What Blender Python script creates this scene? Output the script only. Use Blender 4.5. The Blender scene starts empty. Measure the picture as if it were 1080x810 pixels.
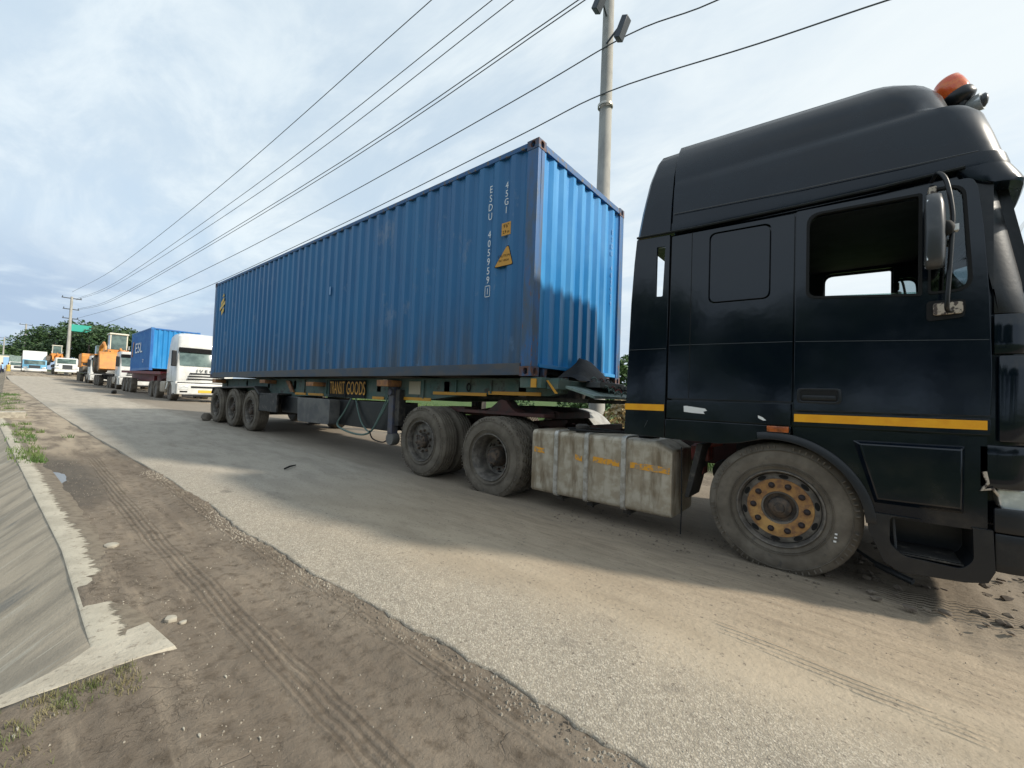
import bpy, bmesh, math, random
from mathutils import Vector, Matrix, noise
random.seed(7)
PI = math.pi
S = bpy.context.scene
COL = S.collection
# ------------------------------------------------------------------ camera
CAMP = Vector((2.93520544, -3.92895696, -0.26745058))
yaw, pitch, roll = (math.radians(a) for a in (39.31323976, 1.8994208, 2.11556915))
fwd = Vector((-math.sin(yaw)*math.cos(pitch), math.cos(yaw)*math.cos(pitch), math.sin(pitch)))
r0 = fwd.cross(Vector((0, 0, 1))).normalized(); u0 = r0.cross(fwd)
cr = math.cos(roll)*r0 + math.sin(roll)*u0
cu = -math.sin(roll)*r0 + math.cos(roll)*u0
cam = bpy.data.cameras.new('camera'); camo = bpy.data.objects.new('camera', cam); COL.objects.link(camo)
m3 = Matrix((cr, cu, -fwd)).transposed()
camo.matrix_world = Matrix.Translation(CAMP) @ m3.to_4x4()
cam.sensor_width = 36; cam.lens = 436.6/1080*36; cam.clip_start = 0.05; cam.clip_end = 5000
S.camera = camo
def ray(x, y): return cr*((x-540)/436.6) + cu*((405-y)/436.6) + fwd
def atd(x, y, d): return CAMP + ray(x, y)*d
# ------------------------------------------------------------------ light
SUND = Vector((1.35, 0.62, 1.0)).normalized()          # towards the sun
sun = bpy.data.lights.new('sun', 'SUN'); suno = bpy.data.objects.new('sun', sun); COL.objects.link(suno)
sun.energy = 3.7; sun.angle = math.radians(3.2); sun.color = (1.0, 0.92, 0.79)
suno.rotation_euler = SUND.to_track_quat('Z', 'Y').to_euler()
W = bpy.data.worlds.new('World'); S.world = W; W.use_nodes = True
nt = W.node_tree; N = nt.nodes; L = nt.links
for n in list(N): N.remove(n)
def nd(t, **k):
    n = N.new(t)
    for a, b in k.items(): setattr(n, a, b)
    return n
wo = nd('ShaderNodeOutputWorld'); bg = nd('ShaderNodeBackground'); bg.inputs[1].default_value = 0.134
sky = nd('ShaderNodeTexSky', sky_type='NISHITA'); sky.sun_disc = False
sky.sun_elevation = math.asin(SUND.z); sky.sun_rotation = math.atan2(SUND.x, SUND.y)
sky.dust_density = 1.5; sky.air_density = 1.0
tc = nd('ShaderNodeTexCoord'); sp = nd('ShaderNodeSeparateXYZ'); L.new(tc.outputs['Generated'], sp.inputs[0])
def mth(op, a, b=None, c=None, clamp=False):
    n = nd('ShaderNodeMath', operation=op); n.use_clamp = clamp
    for i, v in enumerate((a, b, c)):
        if v is None: continue
        if isinstance(v, (int, float)): n.inputs[i].default_value = v
        else: L.new(v, n.inputs[i])
    return n.outputs[0]
zc = mth('MAXIMUM', sp.outputs[2], 0.0)
den = mth('ADD', zc, 0.16)
cx = mth('DIVIDE', sp.outputs[0], den); cy = mth('DIVIDE', sp.outputs[1], den)
cmb = nd('ShaderNodeCombineXYZ'); L.new(cx, cmb.inputs[0]); L.new(cy, cmb.inputs[1])
def wnoise(scale, detail, rough, dist=0.0, off=(0, 0, 0), sc=(1, 1, 1), rot=0):
    mp = nd('ShaderNodeMapping'); L.new(cmb.outputs[0], mp.inputs[0])
    mp.inputs['Location'].default_value = off; mp.inputs['Scale'].default_value = sc; mp.inputs['Rotation'].default_value = (0, 0, rot)
    n = nd('ShaderNodeTexNoise'); L.new(mp.outputs[0], n.inputs['Vector'])
    n.inputs['Scale'].default_value = scale; n.inputs['Detail'].default_value = detail
    n.inputs['Roughness'].default_value = rough; n.inputs['Distortion'].default_value = dist
    return n.outputs['Fac']
def ramp(f, stops, interp='EASE'):
    n = nd('ShaderNodeValToRGB'); L.new(f, n.inputs[0]); e = n.color_ramp; e.interpolation = interp
    while len(e.elements) < len(stops): e.elements.new(0.5)
    for k, (p_, c) in enumerate(stops):
        e.elements[k].position = p_; e.elements[k].color = (*c, 1) if len(c) == 3 else c
    return n.outputs[0]
def mixc(f, a, b):
    n = nd('ShaderNodeMix', data_type='RGBA'); 
    if isinstance(f, (int, float)): n.inputs[0].default_value = f
    else: L.new(f, n.inputs[0])
    for i, v in ((6, a), (7, b)):
        if isinstance(v, tuple): n.inputs[i].default_value = (*v, 1)
        else: L.new(v, n.inputs[i])
    return n.outputs[2]
# closeness of a direction to the bright side of the sky (the sun is behind thin cloud)
dt = nd('ShaderNodeVectorMath', operation='DOT_PRODUCT'); L.new(tc.outputs['Generated'], dt.inputs[0]); dt.inputs[1].default_value = Vector((0.45, 0.75, 0.5)).normalized()
glow = mth('MULTIPLY_ADD', dt.outputs['Value'], 0.5, 0.5)
glow2 = mth('POWER', glow, 2.2, clamp=True)
cl1 = wnoise(0.75, 7, 0.56, 0.35, off=(3.1, 1.7, 0), sc=(1, 1.6, 1), rot=0.9)
cl2 = wnoise(2.6, 8, 0.62, 0.5, off=(9.3, 4.7, 0), sc=(0.55, 1.2, 1), rot=0.5)
cov = ramp(mth('MULTIPLY_ADD', cl2, 0.35, mth('MULTIPLY', cl1, 0.75)), [(0.36, (0.55,)*3), (0.64, (0.97,)*3)])
thick = mixc(ramp(cl2, [(0.38, (0,)*3), (0.64, (1,)*3)]), (3.7, 4.5, 5.2), (5.2, 5.8, 6.1))
bright = mixc(glow2, thick, (5.45, 5.85, 6.0))
blue = mixc(0.55, sky.outputs[0], (3.7, 5.0, 6.1))
away = ramp(glow, [(0.05, (1,)*3), (0.62, (0,)*3)])
skyc = mixc(mth('MULTIPLY', away, .75), mixc(cov, blue, bright), (4.0, 4.8, 5.7))
# darker, bluish bank low over the horizon
low = ramp(zc, [(0.03, (1,)*3), (0.34, (0,)*3)])
bank = ramp(mth('MULTIPLY', low, ramp(wnoise(1.1, 6, 0.6, 0.2, off=(1, 7, 0)), [(0.35, (0.35,)*3), (0.55, (1,)*3)])), [(0.1, (0,)*3), (0.75, (1,)*3)])
bankf = mth('MULTIPLY', bank, mth('SUBTRACT', 1.0, mth('MULTIPLY', glow2, 0.95), clamp=True))
bankf = mth('MULTIPLY', bankf, 1.0, clamp=True)
final = mixc(bankf, skyc, (2.7, 3.5, 4.6))
L.new(final, bg.inputs[0]); L.new(bg.outputs[0], wo.inputs[0])
S.view_settings.view_transform = 'Standard'; S.view_settings.look = 'None'
S.view_settings.exposure = 0.31; S.view_settings.gamma = 1.0; S.view_settings.use_curve_mapping = False
S.render.engine = 'CYCLES'
# ------------------------------------------------------------------ materials
def pm(name, col, rough=0.6, metal=0.0, col2=None, scale=4.0, lo=0.4, hi=0.62, stretch=(1, 1, 1), bump=0.0, bscale=60.0,
       bstretch=(1, 1, 1), coat=0.0, rvar=0.0, col3=None, scale3=1.2, lo3=0.5, hi3=0.7, stretch3=(1, 1, 1), zfade=None, detail=6, transl=0.0, spec=0.5, vor=None):
    m = bpy.data.materials.new(name); m.use_nodes = True; t = m.node_tree; n = t.nodes; l = t.links
    b = n['Principled BSDF']; b.inputs['Roughness'].default_value = rough; b.inputs['Metallic'].default_value = metal
    b.inputs['Coat Weight'].default_value = coat; b.inputs['Coat Roughness'].default_value = 0.08
    b.inputs['Specular IOR Level'].default_value = spec
    tcn = n.new('ShaderNodeTexCoord')
    def nz(sc, st, de=detail, ro=0.6):
        mp = n.new('ShaderNodeMapping'); mp.inputs['Scale'].default_value = st; l.new(tcn.outputs['Object'], mp.inputs[0])
        x = n.new('ShaderNodeTexNoise'); x.inputs['Scale'].default_value = sc; x.inputs['Detail'].default_value = de; x.inputs['Roughness'].default_value = ro
        l.new(mp.outputs[0], x.inputs['Vector']); return x.outputs['Fac']
    def rp(f, a, c):
        x = n.new('ShaderNodeMapRange'); x.interpolation_type = 'SMOOTHSTEP'; l.new(f, x.inputs[0]); x.inputs[1].default_value = a; x.inputs[2].default_value = c; return x.outputs[0]
    def mx(f, a, c):
        x = n.new('ShaderNodeMix'); x.data_type = 'RGBA'; l.new(f, x.inputs[0])
        for i, v in ((6, a), (7, c)):
            if isinstance(v, tuple): x.inputs[i].default_value = (*v, 1)
            else: l.new(v, x.inputs[i])
        return x.outputs[2]
    out = None
    if col2: 
        f = rp(nz(scale, stretch), lo, hi); out = mx(f, tuple(col), tuple(col2))
        if rvar:
            x = n.new('ShaderNodeMath'); x.operation = 'MULTIPLY_ADD'; l.new(f, x.inputs[0]); x.inputs[1].default_value = rvar; x.inputs[2].default_value = rough; l.new(x.outputs[0], b.inputs['Roughness'])
    if vor:
        v = n.new('ShaderNodeTexVoronoi'); v.inputs['Scale'].default_value = vor[0]; l.new(tcn.outputs['Object'], v.inputs['Vector'])
        s_ = n.new('ShaderNodeSeparateColor'); l.new(v.outputs['Color'], s_.inputs[0])
        out = mx(rp(s_.outputs[0], 0.2, 0.9), out or tuple(col), vor[1])
    if col3:
        f = rp(nz(scale3, stretch3), lo3, hi3)
        if zfade:
            sx = n.new('ShaderNodeSeparateXYZ'); l.new(tcn.outputs['Object'], sx.inputs[0])
            g = n.new('ShaderNodeMapRange'); g.interpolation_type = 'SMOOTHSTEP'; l.new(sx.outputs[2], g.inputs[0]); g.inputs[1].default_value = zfade[0]; g.inputs[2].default_value = zfade[1]
            g.inputs[3].default_value = 0; g.inputs[4].default_value = 1
            x = n.new('ShaderNodeMath'); x.operation = 'MULTIPLY'; l.new(f, x.inputs[0]); l.new(g.outputs[0], x.inputs[1]); f = x.outputs[0]
        out = mx(f, out or tuple(col), tuple(col3))
    if out: l.new(out, b.inputs['Base Color'])
    else: b.inputs['Base Color'].default_value = (*col, 1)
    if bump:
        bn = n.new('ShaderNodeBump'); bn.inputs['Strength'].default_value = 1.0; bn.inputs['Distance'].default_value = bump
        l.new(nz(bscale, bstretch, 4), bn.inputs['Height']); l.new(bn.outputs[0], b.inputs['Normal'])
        if coat: l.new(bn.outputs[0], b.inputs['Coat Normal'])
    return m
def glass(name, tint, rough=0.03, refl=0.1):
    m = bpy.data.materials.new(name); m.use_nodes = True; t = m.node_tree; n = t.nodes; l = t.links
    n.remove(n['Principled BSDF']); o = n['Material Output']
    tr = n.new('ShaderNodeBsdfTransparent'); tr.inputs[0].default_value = (*tint, 1)
    g = n.new('ShaderNodeBsdfGlossy'); g.inputs['Roughness'].default_value = rough
    f = n.new('ShaderNodeFresnel'); f.inputs[0].default_value = 1.45
    a = n.new('ShaderNodeMath'); a.operation = 'ADD'; a.inputs[1].default_value = refl; l.new(f.outputs[0], a.inputs[0])
    mx = n.new('ShaderNodeMixShader'); l.new(a.outputs[0], mx.inputs[0]); l.new(tr.outputs[0], mx.inputs[1]); l.new(g.outputs[0], mx.inputs[2]); l.new(mx.outputs[0], o.inputs[0])
    return m
K = {}
K['black'] = pm('black_paint', (0.003, 0.0062, 0.0115), 0.1, col2=(0.006, 0.010, 0.016), scale=1.6, lo=0.45, hi=0.75, rvar=0.10, bump=0.0018, bscale=2.0, spec=0.52, col3=(0.06, 0.052, 0.042), scale3=3.5, lo3=0.42, hi3=0.8, zfade=(1.25, .3))
K['roofblack'] = pm('roof_black_sky_tint', (0.003, 0.007, 0.014), 0.2, col2=(0.006, 0.012, 0.021), scale=1.6, rvar=0.12, bump=0.0012, bscale=2.5, spec=0.42)  # black with the bluish sheen of the sky mixed into its colour
K['plastic'] = pm('black_plastic', (0.009, 0.010, 0.012), 0.38, col2=(0.03, 0.028, 0.026), scale=6, lo=0.5, hi=0.8, bump=0.0008, bscale=40)
K['dustplastic'] = pm('dusty_black_plastic', (0.02, 0.019, 0.018), 0.6, col2=(0.12, 0.105, 0.085), scale=9, lo=0.5, hi=0.75, bump=0.001, bscale=60)
K['seam'] = pm('dark_seam', (0.003, 0.003, 0.003), 0.8)
K['trimgrey'] = pm('grey_trim_highlight', (0.05, 0.055, 0.06), 0.35)  # grey for trim and scratches, and for highlights drawn on creases
K['interior'] = pm('cab_lining', (0.022, 0.027, 0.036), 0.8, col2=(0.04, 0.045, 0.055), scale=3)
K['seat'] = pm('seat_cloth', (0.03, 0.035, 0.045), 0.9, bump=0.002, bscale=90)
K['tyre'] = pm('dusty_tyre_rubber', (0.105, 0.088, 0.068), 0.85, col2=(0.175, 0.15, 0.118), scale=5, lo=0.35, hi=0.7, bump=0.0012, bscale=45, col3=(0.07, 0.064, 0.057), scale3=11, lo3=0.58, hi3=0.74)
K['rim'] = pm('dirty_steel_rim', (0.10, 0.09, 0.08), 0.6, 0.3, col2=(0.19, 0.17, 0.145), scale=12, bump=0.001, bscale=90)
K['rimdark'] = pm('brown_grimy_hub', (0.05, 0.042, 0.037), 0.7, 0.2, col2=(0.12, 0.085, 0.06), scale=14, bump=0.002, bscale=60)
K['orangerim'] = pm('rusty_orange_ring', (0.36, 0.185, 0.06), 0.65, col2=(0.20, 0.10, 0.05), scale=20, lo=0.4, hi=0.65, bump=0.001, bscale=120, col3=(0.52, 0.30, 0.10), scale3=7)
K['nut'] = pm('dark_nut', (0.045, 0.035, 0.035), 0.5, 0.6)
K['chassis'] = pm('red_brown_chassis', (0.09, 0.035, 0.03), 0.75, col2=(0.05, 0.035, 0.03), scale=6, bump=0.002, bscale=40)
K['grimy'] = pm('grimy_steel', (0.025, 0.023, 0.022), 0.75, col2=(0.07, 0.06, 0.05), scale=7, bump=0.002, bscale=40)
K['alu'] = pm('weathered_aluminium', (0.36, 0.30, 0.22), 0.45, 0.2, col2=(0.49, 0.435, 0.345), scale=9, lo=0.38, hi=0.62, rvar=0.15, col3=(0.20, 0.15, 0.095), scale3=3.2, lo3=0.46, hi3=0.7, stretch3=(3, 3, 0.6), bump=0.0007, bscale=14)
K['strap'] = pm('steel_strap', (0.52, 0.5, 0.46), 0.42, 0.4, col2=(0.36, 0.33, 0.28), scale=16)
K['amber'] = pm('amber_reflective_tape', (0.62, 0.30, 0.03), 0.5, col2=(0.45, 0.2, 0.025), scale=30, lo=0.55, hi=0.8, col3=(0.28, 0.12, 0.03), scale3=22, lo3=0.66, hi3=0.72)
K['ambertorn'] = pm('torn_amber_tape', (0.72, 0.33, 0.03), 0.55, col2=(0.36, 0.26, 0.16), scale=26, lo=0.5, hi=0.56)
K['white'] = pm('white_paint', (0.78, 0.78, 0.76), 0.4)
K['lamp'] = pm('headlight_lens', (0.62, 0.63, 0.62), 0.12, 0.35, col2=(0.85, 0.85, 0.83), scale=12)
K['amberlens'] = pm('amber_lens', (0.42, 0.10, 0.015), 0.25, coat=0.5, col2=(0.2, 0.05, 0.01), scale=18)
K['chrome'] = pm('chrome', (0.75, 0.74, 0.7), 0.16, 1.0)
K['mirrorback'] = pm('grey_mirror_shell', (0.05, 0.054, 0.06), 0.32, col2=(0.085, 0.087, 0.09), scale=5)
K['rustwhite'] = pm('chipped_bracket', (0.5, 0.42, 0.33), 0.6, col2=(0.08, 0.06, 0.05), scale=28, lo=0.5, hi=0.56)
K['glass'] = glass('windscreen_glass', (0.72, 0.86, 0.84))
K['tint'] = glass('tinted_glass', (0.62, 0.68, 0.7), refl=0.03)
K['visor'] = glass('blue_acrylic', (0.35, 0.72, 0.85), rough=0.1, refl=0.1)
K['beacon'] = pm('orange_beacon_lens', (0.85, 0.11, 0.02), 0.2, coat=0.6, col2=(0.95, 0.24, 0.04), scale=18); K['beacon'].node_tree.nodes['Principled BSDF'].inputs['Transmission Weight'].default_value = 0.25
K['boxblue'] = pm('container_blue_paint', (0.012, 0.118, 0.29), 0.42, col2=(0.022, 0.155, 0.345), scale=1.3, stretch=(1, 1, 0.35), lo=0.35, hi=0.7, rvar=0.1,
                  col3=(0.07, 0.09, 0.12), scale3=2.4, lo3=0.25, hi3=0.75, stretch3=(2.2, 2.2, 0.3), zfade=(1.35, 0.0), bump=0.0035, bscale=2.2, spec=0.5)
def rust(mt, col=(0.14, 0.055, 0.03), sc=5.5, lo=.685, hi=.72):
    t = mt.node_tree; n = t.nodes; l = t.links; b = n['Principled BSDF']; src = b.inputs['Base Color'].links[0].from_socket
    tcn = n.new('ShaderNodeTexCoord'); mp = n.new('ShaderNodeMapping'); mp.inputs['Scale'].default_value = (1, 1, .55); mp.inputs['Location'].default_value = (3, 5, 1); l.new(tcn.outputs['Object'], mp.inputs[0])
    x = n.new('ShaderNodeTexNoise'); x.inputs['Scale'].default_value = sc; x.inputs['Detail'].default_value = 9; x.inputs['Roughness'].default_value = .7; l.new(mp.outputs[0], x.inputs['Vector'])
    r = n.new('ShaderNodeMapRange'); r.inputs[1].default_value = lo; r.inputs[2].default_value = hi; l.new(x.outputs['Fac'], r.inputs[0])
    m_ = n.new('ShaderNodeMix'); m_.data_type = 'RGBA'; l.new(r.outputs[0], m_.inputs[0]); l.new(src, m_.inputs[6]); m_.inputs[7].default_value = (*col, 1); l.new(m_.outputs[2], b.inputs['Base Color'])
rust(K['boxblue']); rust(K['boxblue'], (0.10, 0.19, 0.33), 2.3, .60, .68)
K['boxfront_lit'] = pm('container_front_lit_blue', (0.018, 0.23, 0.55), 0.3, col2=(0.035, 0.28, 0.60), scale=1.8, stretch=(1, 1, 0.3), rvar=0.12, bump=0.003, bscale=2, spec=0.6)  # container blue brightened in the colour so the end wall looks sunlit
K['boxrail'] = pm('grey_blue_rail', (0.05, 0.07, 0.10), 0.6, col2=(0.085, 0.08, 0.08), scale=5, stretch=(0.5, 1, 1), bump=0.001, bscale=40)
K['casting'] = pm('rusted_casting', (0.05, 0.09, 0.17), 0.65, col2=(0.13, 0.06, 0.04), scale=11, lo=0.4, hi=0.6, bump=0.002, bscale=40)
K['post'] = pm('scraped_blue_post', (0.03, 0.12, 0.30), 0.45, col2=(0.06, 0.10, 0.16), scale=4, stretch=(2, 2, 0.5), col3=(0.17, 0.07, 0.04), scale3=13, lo3=0.6, hi3=0.67, stretch3=(2, 2, 0.6), zfade=(1.9, 0.3), bump=0.001, bscale=30)
K['boxtop'] = pm('rust_speckled_rail', (0.03, 0.11, 0.27), 0.6, col2=(0.14, 0.12, 0.1), scale=14, lo=0.52, hi=0.62)
K['green'] = pm('faded_green_chassis', (0.06, 0.115, 0.10), 0.65, col2=(0.10, 0.13, 0.11), scale=4, col3=(0.05, 0.04, 0.035), scale3=7, lo3=0.55, hi3=0.7, bump=0.002, bscale=30)
K['palegreen'] = pm('pale_green_plate', (0.22, 0.30, 0.27), 0.6, col2=(0.12, 0.16, 0.15), scale=7)
K['orangesteel'] = pm('orange_brown_steel', (0.36, 0.16, 0.05), 0.65, col2=(0.20, 0.09, 0.045), scale=9)
K['toolbox'] = pm('dusty_grey_steel', (0.085, 0.085, 0.085), 0.6, col2=(0.14, 0.135, 0.125), scale=3.5, bump=0.003, bscale=5)
K['slate'] = pm('slate_leg', (0.07, 0.075, 0.11), 0.65, col2=(0.10, 0.09, 0.09), scale=8)
K['hose'] = pm('green_air_hose', (0.10, 0.16, 0.14), 0.5)
K['concrete'] = pm('spun_concrete', (0.42, 0.405, 0.37), 0.9, col2=(0.33, 0.32, 0.30), scale=4, stretch=(1, 1, 0.4), bump=0.002, bscale=50)
K['fuse'] = pm('dark_fuse_box', (0.05, 0.06, 0.075), 0.5)
K['wire'] = pm('aluminium_cable', (0.09, 0.095, 0.10), 0.6)
K['trunk'] = pm('bark', (0.10, 0.08, 0.06), 0.9, col2=(0.06, 0.05, 0.04), scale=9)
K['leaf'] = pm('dark_leaves', (0.028, 0.062, 0.022), 0.6, col2=(0.05, 0.10, 0.03), scale=0.8)
K['leaf2'] = pm('mid_leaves', (0.05, 0.105, 0.03), 0.6, col2=(0.085, 0.15, 0.04), scale=1.5)
K['dryleaf'] = pm('dry_yellow_leaves', (0.5, 0.36, 0.14), 0.7, col2=(0.6, 0.5, 0.32), scale=6)
K['grass'] = pm('grass_blades', (0.065, 0.135, 0.026), 0.6, col2=(0.13, 0.18, 0.05), scale=0.7)
K['grassdry'] = pm('part_dry_grass', (0.11, 0.14, 0.045), 0.7, col2=(0.22, 0.19, 0.10), scale=6)
K['twhite'] = pm('white_truck_paint', (0.72, 0.72, 0.70), 0.3, col2=(0.6, 0.6, 0.57), scale=2, coat=0.2)
K['tred'] = pm('dark_red_steel', (0.19, 0.018, 0.022), 0.55, col2=(0.12, 0.02, 0.02), scale=3)
K['tblue'] = pm('bright_blue_paint', (0.012, 0.13, 0.42), 0.45, col2=(0.03, 0.17, 0.45), scale=2)
K['morange'] = pm('machine_orange', (0.66, 0.27, 0.05), 0.5, col2=(0.50, 0.21, 0.05), scale=1.5, col3=(0.30, 0.16, 0.07), scale3=9, lo3=.52, hi3=.75)
K['teal'] = pm('teal_sheet_roof', (0.03, 0.38, 0.30), 0.5)
K['brown'] = pm('brown_tipper_side', (0.16, 0.07, 0.05), 0.7)
K['paleblue'] = pm('pale_blue_paint', (0.16, 0.42, 0.62), 0.35)
K['tarp'] = pm('black_tarpaulin', (0.008, 0.008, 0.009), 0.7, bump=0.01, bscale=8)
K['stone'] = pm('broken_concrete', (0.42, 0.385, 0.31), 0.85, col2=(0.3, 0.27, 0.22), scale=14, bump=0.003, bscale=50)
K['skin'] = pm('skin', (0.12, 0.06, 0.04), 0.6)
K['yellowcloth'] = pm('yellow_cloth', (0.5, 0.36, 0.08), 0.85)
K['bluecloth'] = pm('light_blue_cloth', (0.3, 0.5, 0.75), 0.85)
K['darkcloth'] = pm('dark_cloth', (0.03, 0.03, 0.06), 0.9)
K['plate'] = pm('yellow_plate', (0.7, 0.45, 0.05), 0.5)
# ------------------------------------------------------------------ helpers
def rotz(a): return Matrix.Rotation(a, 4, 'Z')
class MB:
    def __init__(s): s.bm = bmesh.new()
    def add(s, vs, fs):
        v = [s.bm.verts.new(c) for c in vs]
        for f in fs:
            try: s.bm.faces.new([v[i] for i in f])
            except ValueError: pass
        return s
    def box(s, a, b, rot=None, piv=None):
        x0, y0, z0 = a; x1, y1, z1 = b
        vs = [Vector(c) for c in ((x0,y0,z0),(x1,y0,z0),(x1,y1,z0),(x0,y1,z0),(x0,y0,z1),(x1,y0,z1),(x1,y1,z1),(x0,y1,z1))]
        if rot is not None:
            p = Vector(piv) if piv else (vs[0]+vs[6])/2
            vs = [p + rot @ (v-p) for v in vs]
        return s.add(vs, [(0,3,2,1),(4,5,6,7),(0,1,5,4),(1,2,6,5),(2,3,7,6),(3,0,4,7)])
    def prism(s, poly, y0, y1, axis='y'):
        n = len(poly)
        f = {'y': lambda a, b, d: (a, d, b), 'x': lambda a, b, d: (d, a, b), 'z': lambda a, b, d: (a, b, d)}[axis]
        vs = [f(a, b, y0) for a, b in poly] + [f(a, b, y1) for a, b in poly]
        return s.add(vs, [tuple(range(n)), tuple(range(2*n-1, n-1, -1))] + [(i, i+n, (i+1) % n+n, (i+1) % n) for i in range(n)])
    def tube(s, pts, r, n=8, cap=True):
        pts = [Vector(p) for p in pts]; rs = r if isinstance(r, (list, tuple)) else [r]*len(pts)
        rings = []; pu = None
        for i, p in enumerate(pts):
            d = (pts[min(i+1, len(pts)-1)] - pts[max(i-1, 0)]).normalized()
            if pu is None: pu = d.orthogonal().normalized()
            pu = (pu - d*pu.dot(d)).normalized(); w = d.cross(pu)
            rings.append([s.bm.verts.new(p + rs[i]*(math.cos(2*PI*k/n)*pu + math.sin(2*PI*k/n)*w)) for k in range(n)])
        for a, b in zip(rings, rings[1:]):
            for k in range(n): s.bm.faces.new((a[k], a[(k+1) % n], b[(k+1) % n], b[k]))
        if cap: s.bm.faces.new(rings[0][::-1]); s.bm.faces.new(rings[-1])
        return s
    def lathe(s, prof, c=(0, 0, 0), n=48, axis='y', mod=None, close=False):
        rings = []
        for j, (r, h) in enumerate(prof):
            ring = []
            for k in range(n):
                a = 2*PI*k/n; rr = r + (mod(j, k) if mod else 0)
                x, z = rr*math.cos(a), rr*math.sin(a)
                v = (c[0]+x, c[1]+h, c[2]+z) if axis == 'y' else ((c[0]+x, c[1]+z, c[2]+h) if axis == 'z' else (c[0]+h, c[1]+x, c[2]+z))
                ring.append(s.bm.verts.new(v))
            rings.append(ring)
        prs = list(zip(rings, rings[1:])) + ([(rings[-1], rings[0])] if close else [])
        for a, b in prs:
            for k in range(n): s.bm.faces.new((a[k], b[k], b[(k+1) % n], a[(k+1) % n]))
        if not close:
            if prof[0][0] > 1e-5: s.bm.faces.new(rings[0])
            if prof[-1][0] > 1e-5: s.bm.faces.new(rings[-1][::-1])
        return s
    def loft(s, rings, cap=True):
        R_ = [[s.bm.verts.new(v) for v in r] for r in rings]; n = len(R_[0])
        for a, b in zip(R_, R_[1:]):
            for k in range(n): s.bm.faces.new((a[k], a[(k+1) % n], b[(k+1) % n], b[k]))
        if cap: s.bm.faces.new(R_[0][::-1]); s.bm.faces.new(R_[-1])
        return s
    def grid(s, rows):
        R_ = [[s.bm.verts.new(v) for v in r] for r in rows]
        for a, b in zip(R_, R_[1:]):
            for k in range(len(a)-1): s.bm.faces.new((a[k], a[k+1], b[k+1], b[k]))
        return s
    def ico(s, c, r, sub=2, jit=0.0, sc=(1, 1, 1)):
        g = bmesh.ops.create_icosphere(s.bm, subdivisions=sub, radius=1)
        for v in g['verts']:
            k = 1 + (noise.noise(v.co*1.7 + Vector(c)*3)*jit)
            v.co = Vector(c) + Vector((v.co.x*sc[0], v.co.y*sc[1], v.co.z*sc[2]))*r*k
        return s
    def xf(s, M):
        bmesh.ops.transform(s.bm, matrix=M, verts=s.bm.verts); return s
    def build(s, name, mat, parent=None, bevel=0.0, smooth=35, split=False, **tags):
        bm = s.bm
        if split:
            bmesh.ops.remove_doubles(bm, verts=bm.verts, dist=1e-5); seen = set(); last = None
            for v0 in list(bm.verts):
                if v0 in seen: continue
                st_ = [v0]; seen.add(v0); isl = [v0]
                while st_:
                    v = st_.pop()
                    for e in v.link_edges:
                        w = e.other_vert(v)
                        if w not in seen: seen.add(w); st_.append(w); isl.append(w)
                ix = {v: i for i, v in enumerate(isl)}; q = MB()
                fs = {f for v in isl for f in v.link_faces}
                q.add([v.co.copy() for v in isl], [tuple(ix[v] for v in f.verts) for f in fs])
                last = q.build(name, mat, parent, bevel, smooth, **tags)
            return last
        bmesh.ops.remove_doubles(bm, verts=bm.verts, dist=1e-5)
        bmesh.ops.recalc_face_normals(bm, faces=bm.faces)
        if bevel:
            es = [e for e in bm.edges if len(e.link_faces) == 2 and e.calc_face_angle(0) > math.radians(30)]
            bmesh.ops.bevel(bm, geom=es, offset=bevel, segments=2, profile=0.5, affect='EDGES', clamp_overlap=True)
        me = bpy.data.meshes.new(name); 
        root = parent
        if root is not None:
            off = Vector(root.get('_o', (0, 0, 0)))
        else:
            xs = [v.co for v in bm.verts]
            off = Vector(((min(c.x for c in xs)+max(c.x for c in xs))/2, (min(c.y for c in xs)+max(c.y for c in xs))/2, min(c.z for c in xs)))
            if tags.get('kind') == 'structure': off = Vector((0, 0, 0))
        bmesh.ops.translate(bm, verts=bm.verts, vec=-off)
        bm.to_mesh(me); bm.free()
        o_ = mkobj(name, me, mat, parent, off, smooth, **tags)
        if bevel:
            for p_ in me.polygons:
                if p_.area > .009: p_.use_smooth = False
        return o_
def mkobj(name, me, mat, parent, off, smooth=35, **tags):
    if smooth is not None:
        me.polygons.foreach_set('use_smooth', [True]*len(me.polygons))
        if smooth < 180: me.set_sharp_from_angle(angle=math.radians(smooth))
    if mat is not None: me.materials.clear(); me.materials.append(K[mat] if isinstance(mat, str) else mat)
    o = bpy.data.objects.new(name, me); COL.objects.link(o)
    o['_o'] = tuple(off)
    if parent is None: o.location = off
    else: o.parent = parent
    for k, v in tags.items(): o[k] = v
    return o
def thing(name, label, cat, loc, group=None):
    o = bpy.data.objects.new(name, None); COL.objects.link(o); o.location = loc; o['_o'] = tuple(loc)
    o['label'] = label; o['category'] = cat; o.empty_display_size = 0.3
    if group: o['group'] = group
    return o
def copy_tree(o, parent=None):
    c = o.copy(); COL.objects.link(c); c.parent = parent
    for ch in list(o.children): copy_tree(ch, c)
    return c
def rpoly(pts, r, n=5):
    out = []; N_ = len(pts); rs = r if isinstance(r, (list, tuple)) else [r]*N_
    for i in range(N_):
        p = Vector(pts[i]); a = Vector(pts[i-1]); b = Vector(pts[(i+1) % N_]); rr = rs[i]
        if rr <= 0: out.append(tuple(p)); continue
        d1 = (a-p); d2 = (b-p); k = min(rr, d1.length*0.49, d2.length*0.49)
        s_, e = p+d1.normalized()*k, p+d2.normalized()*k
        for j in range(n+1):
            t = j/n; out.append(tuple((1-t)**2*s_ + 2*t*(1-t)*p + t*t*e))
    return out
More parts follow.
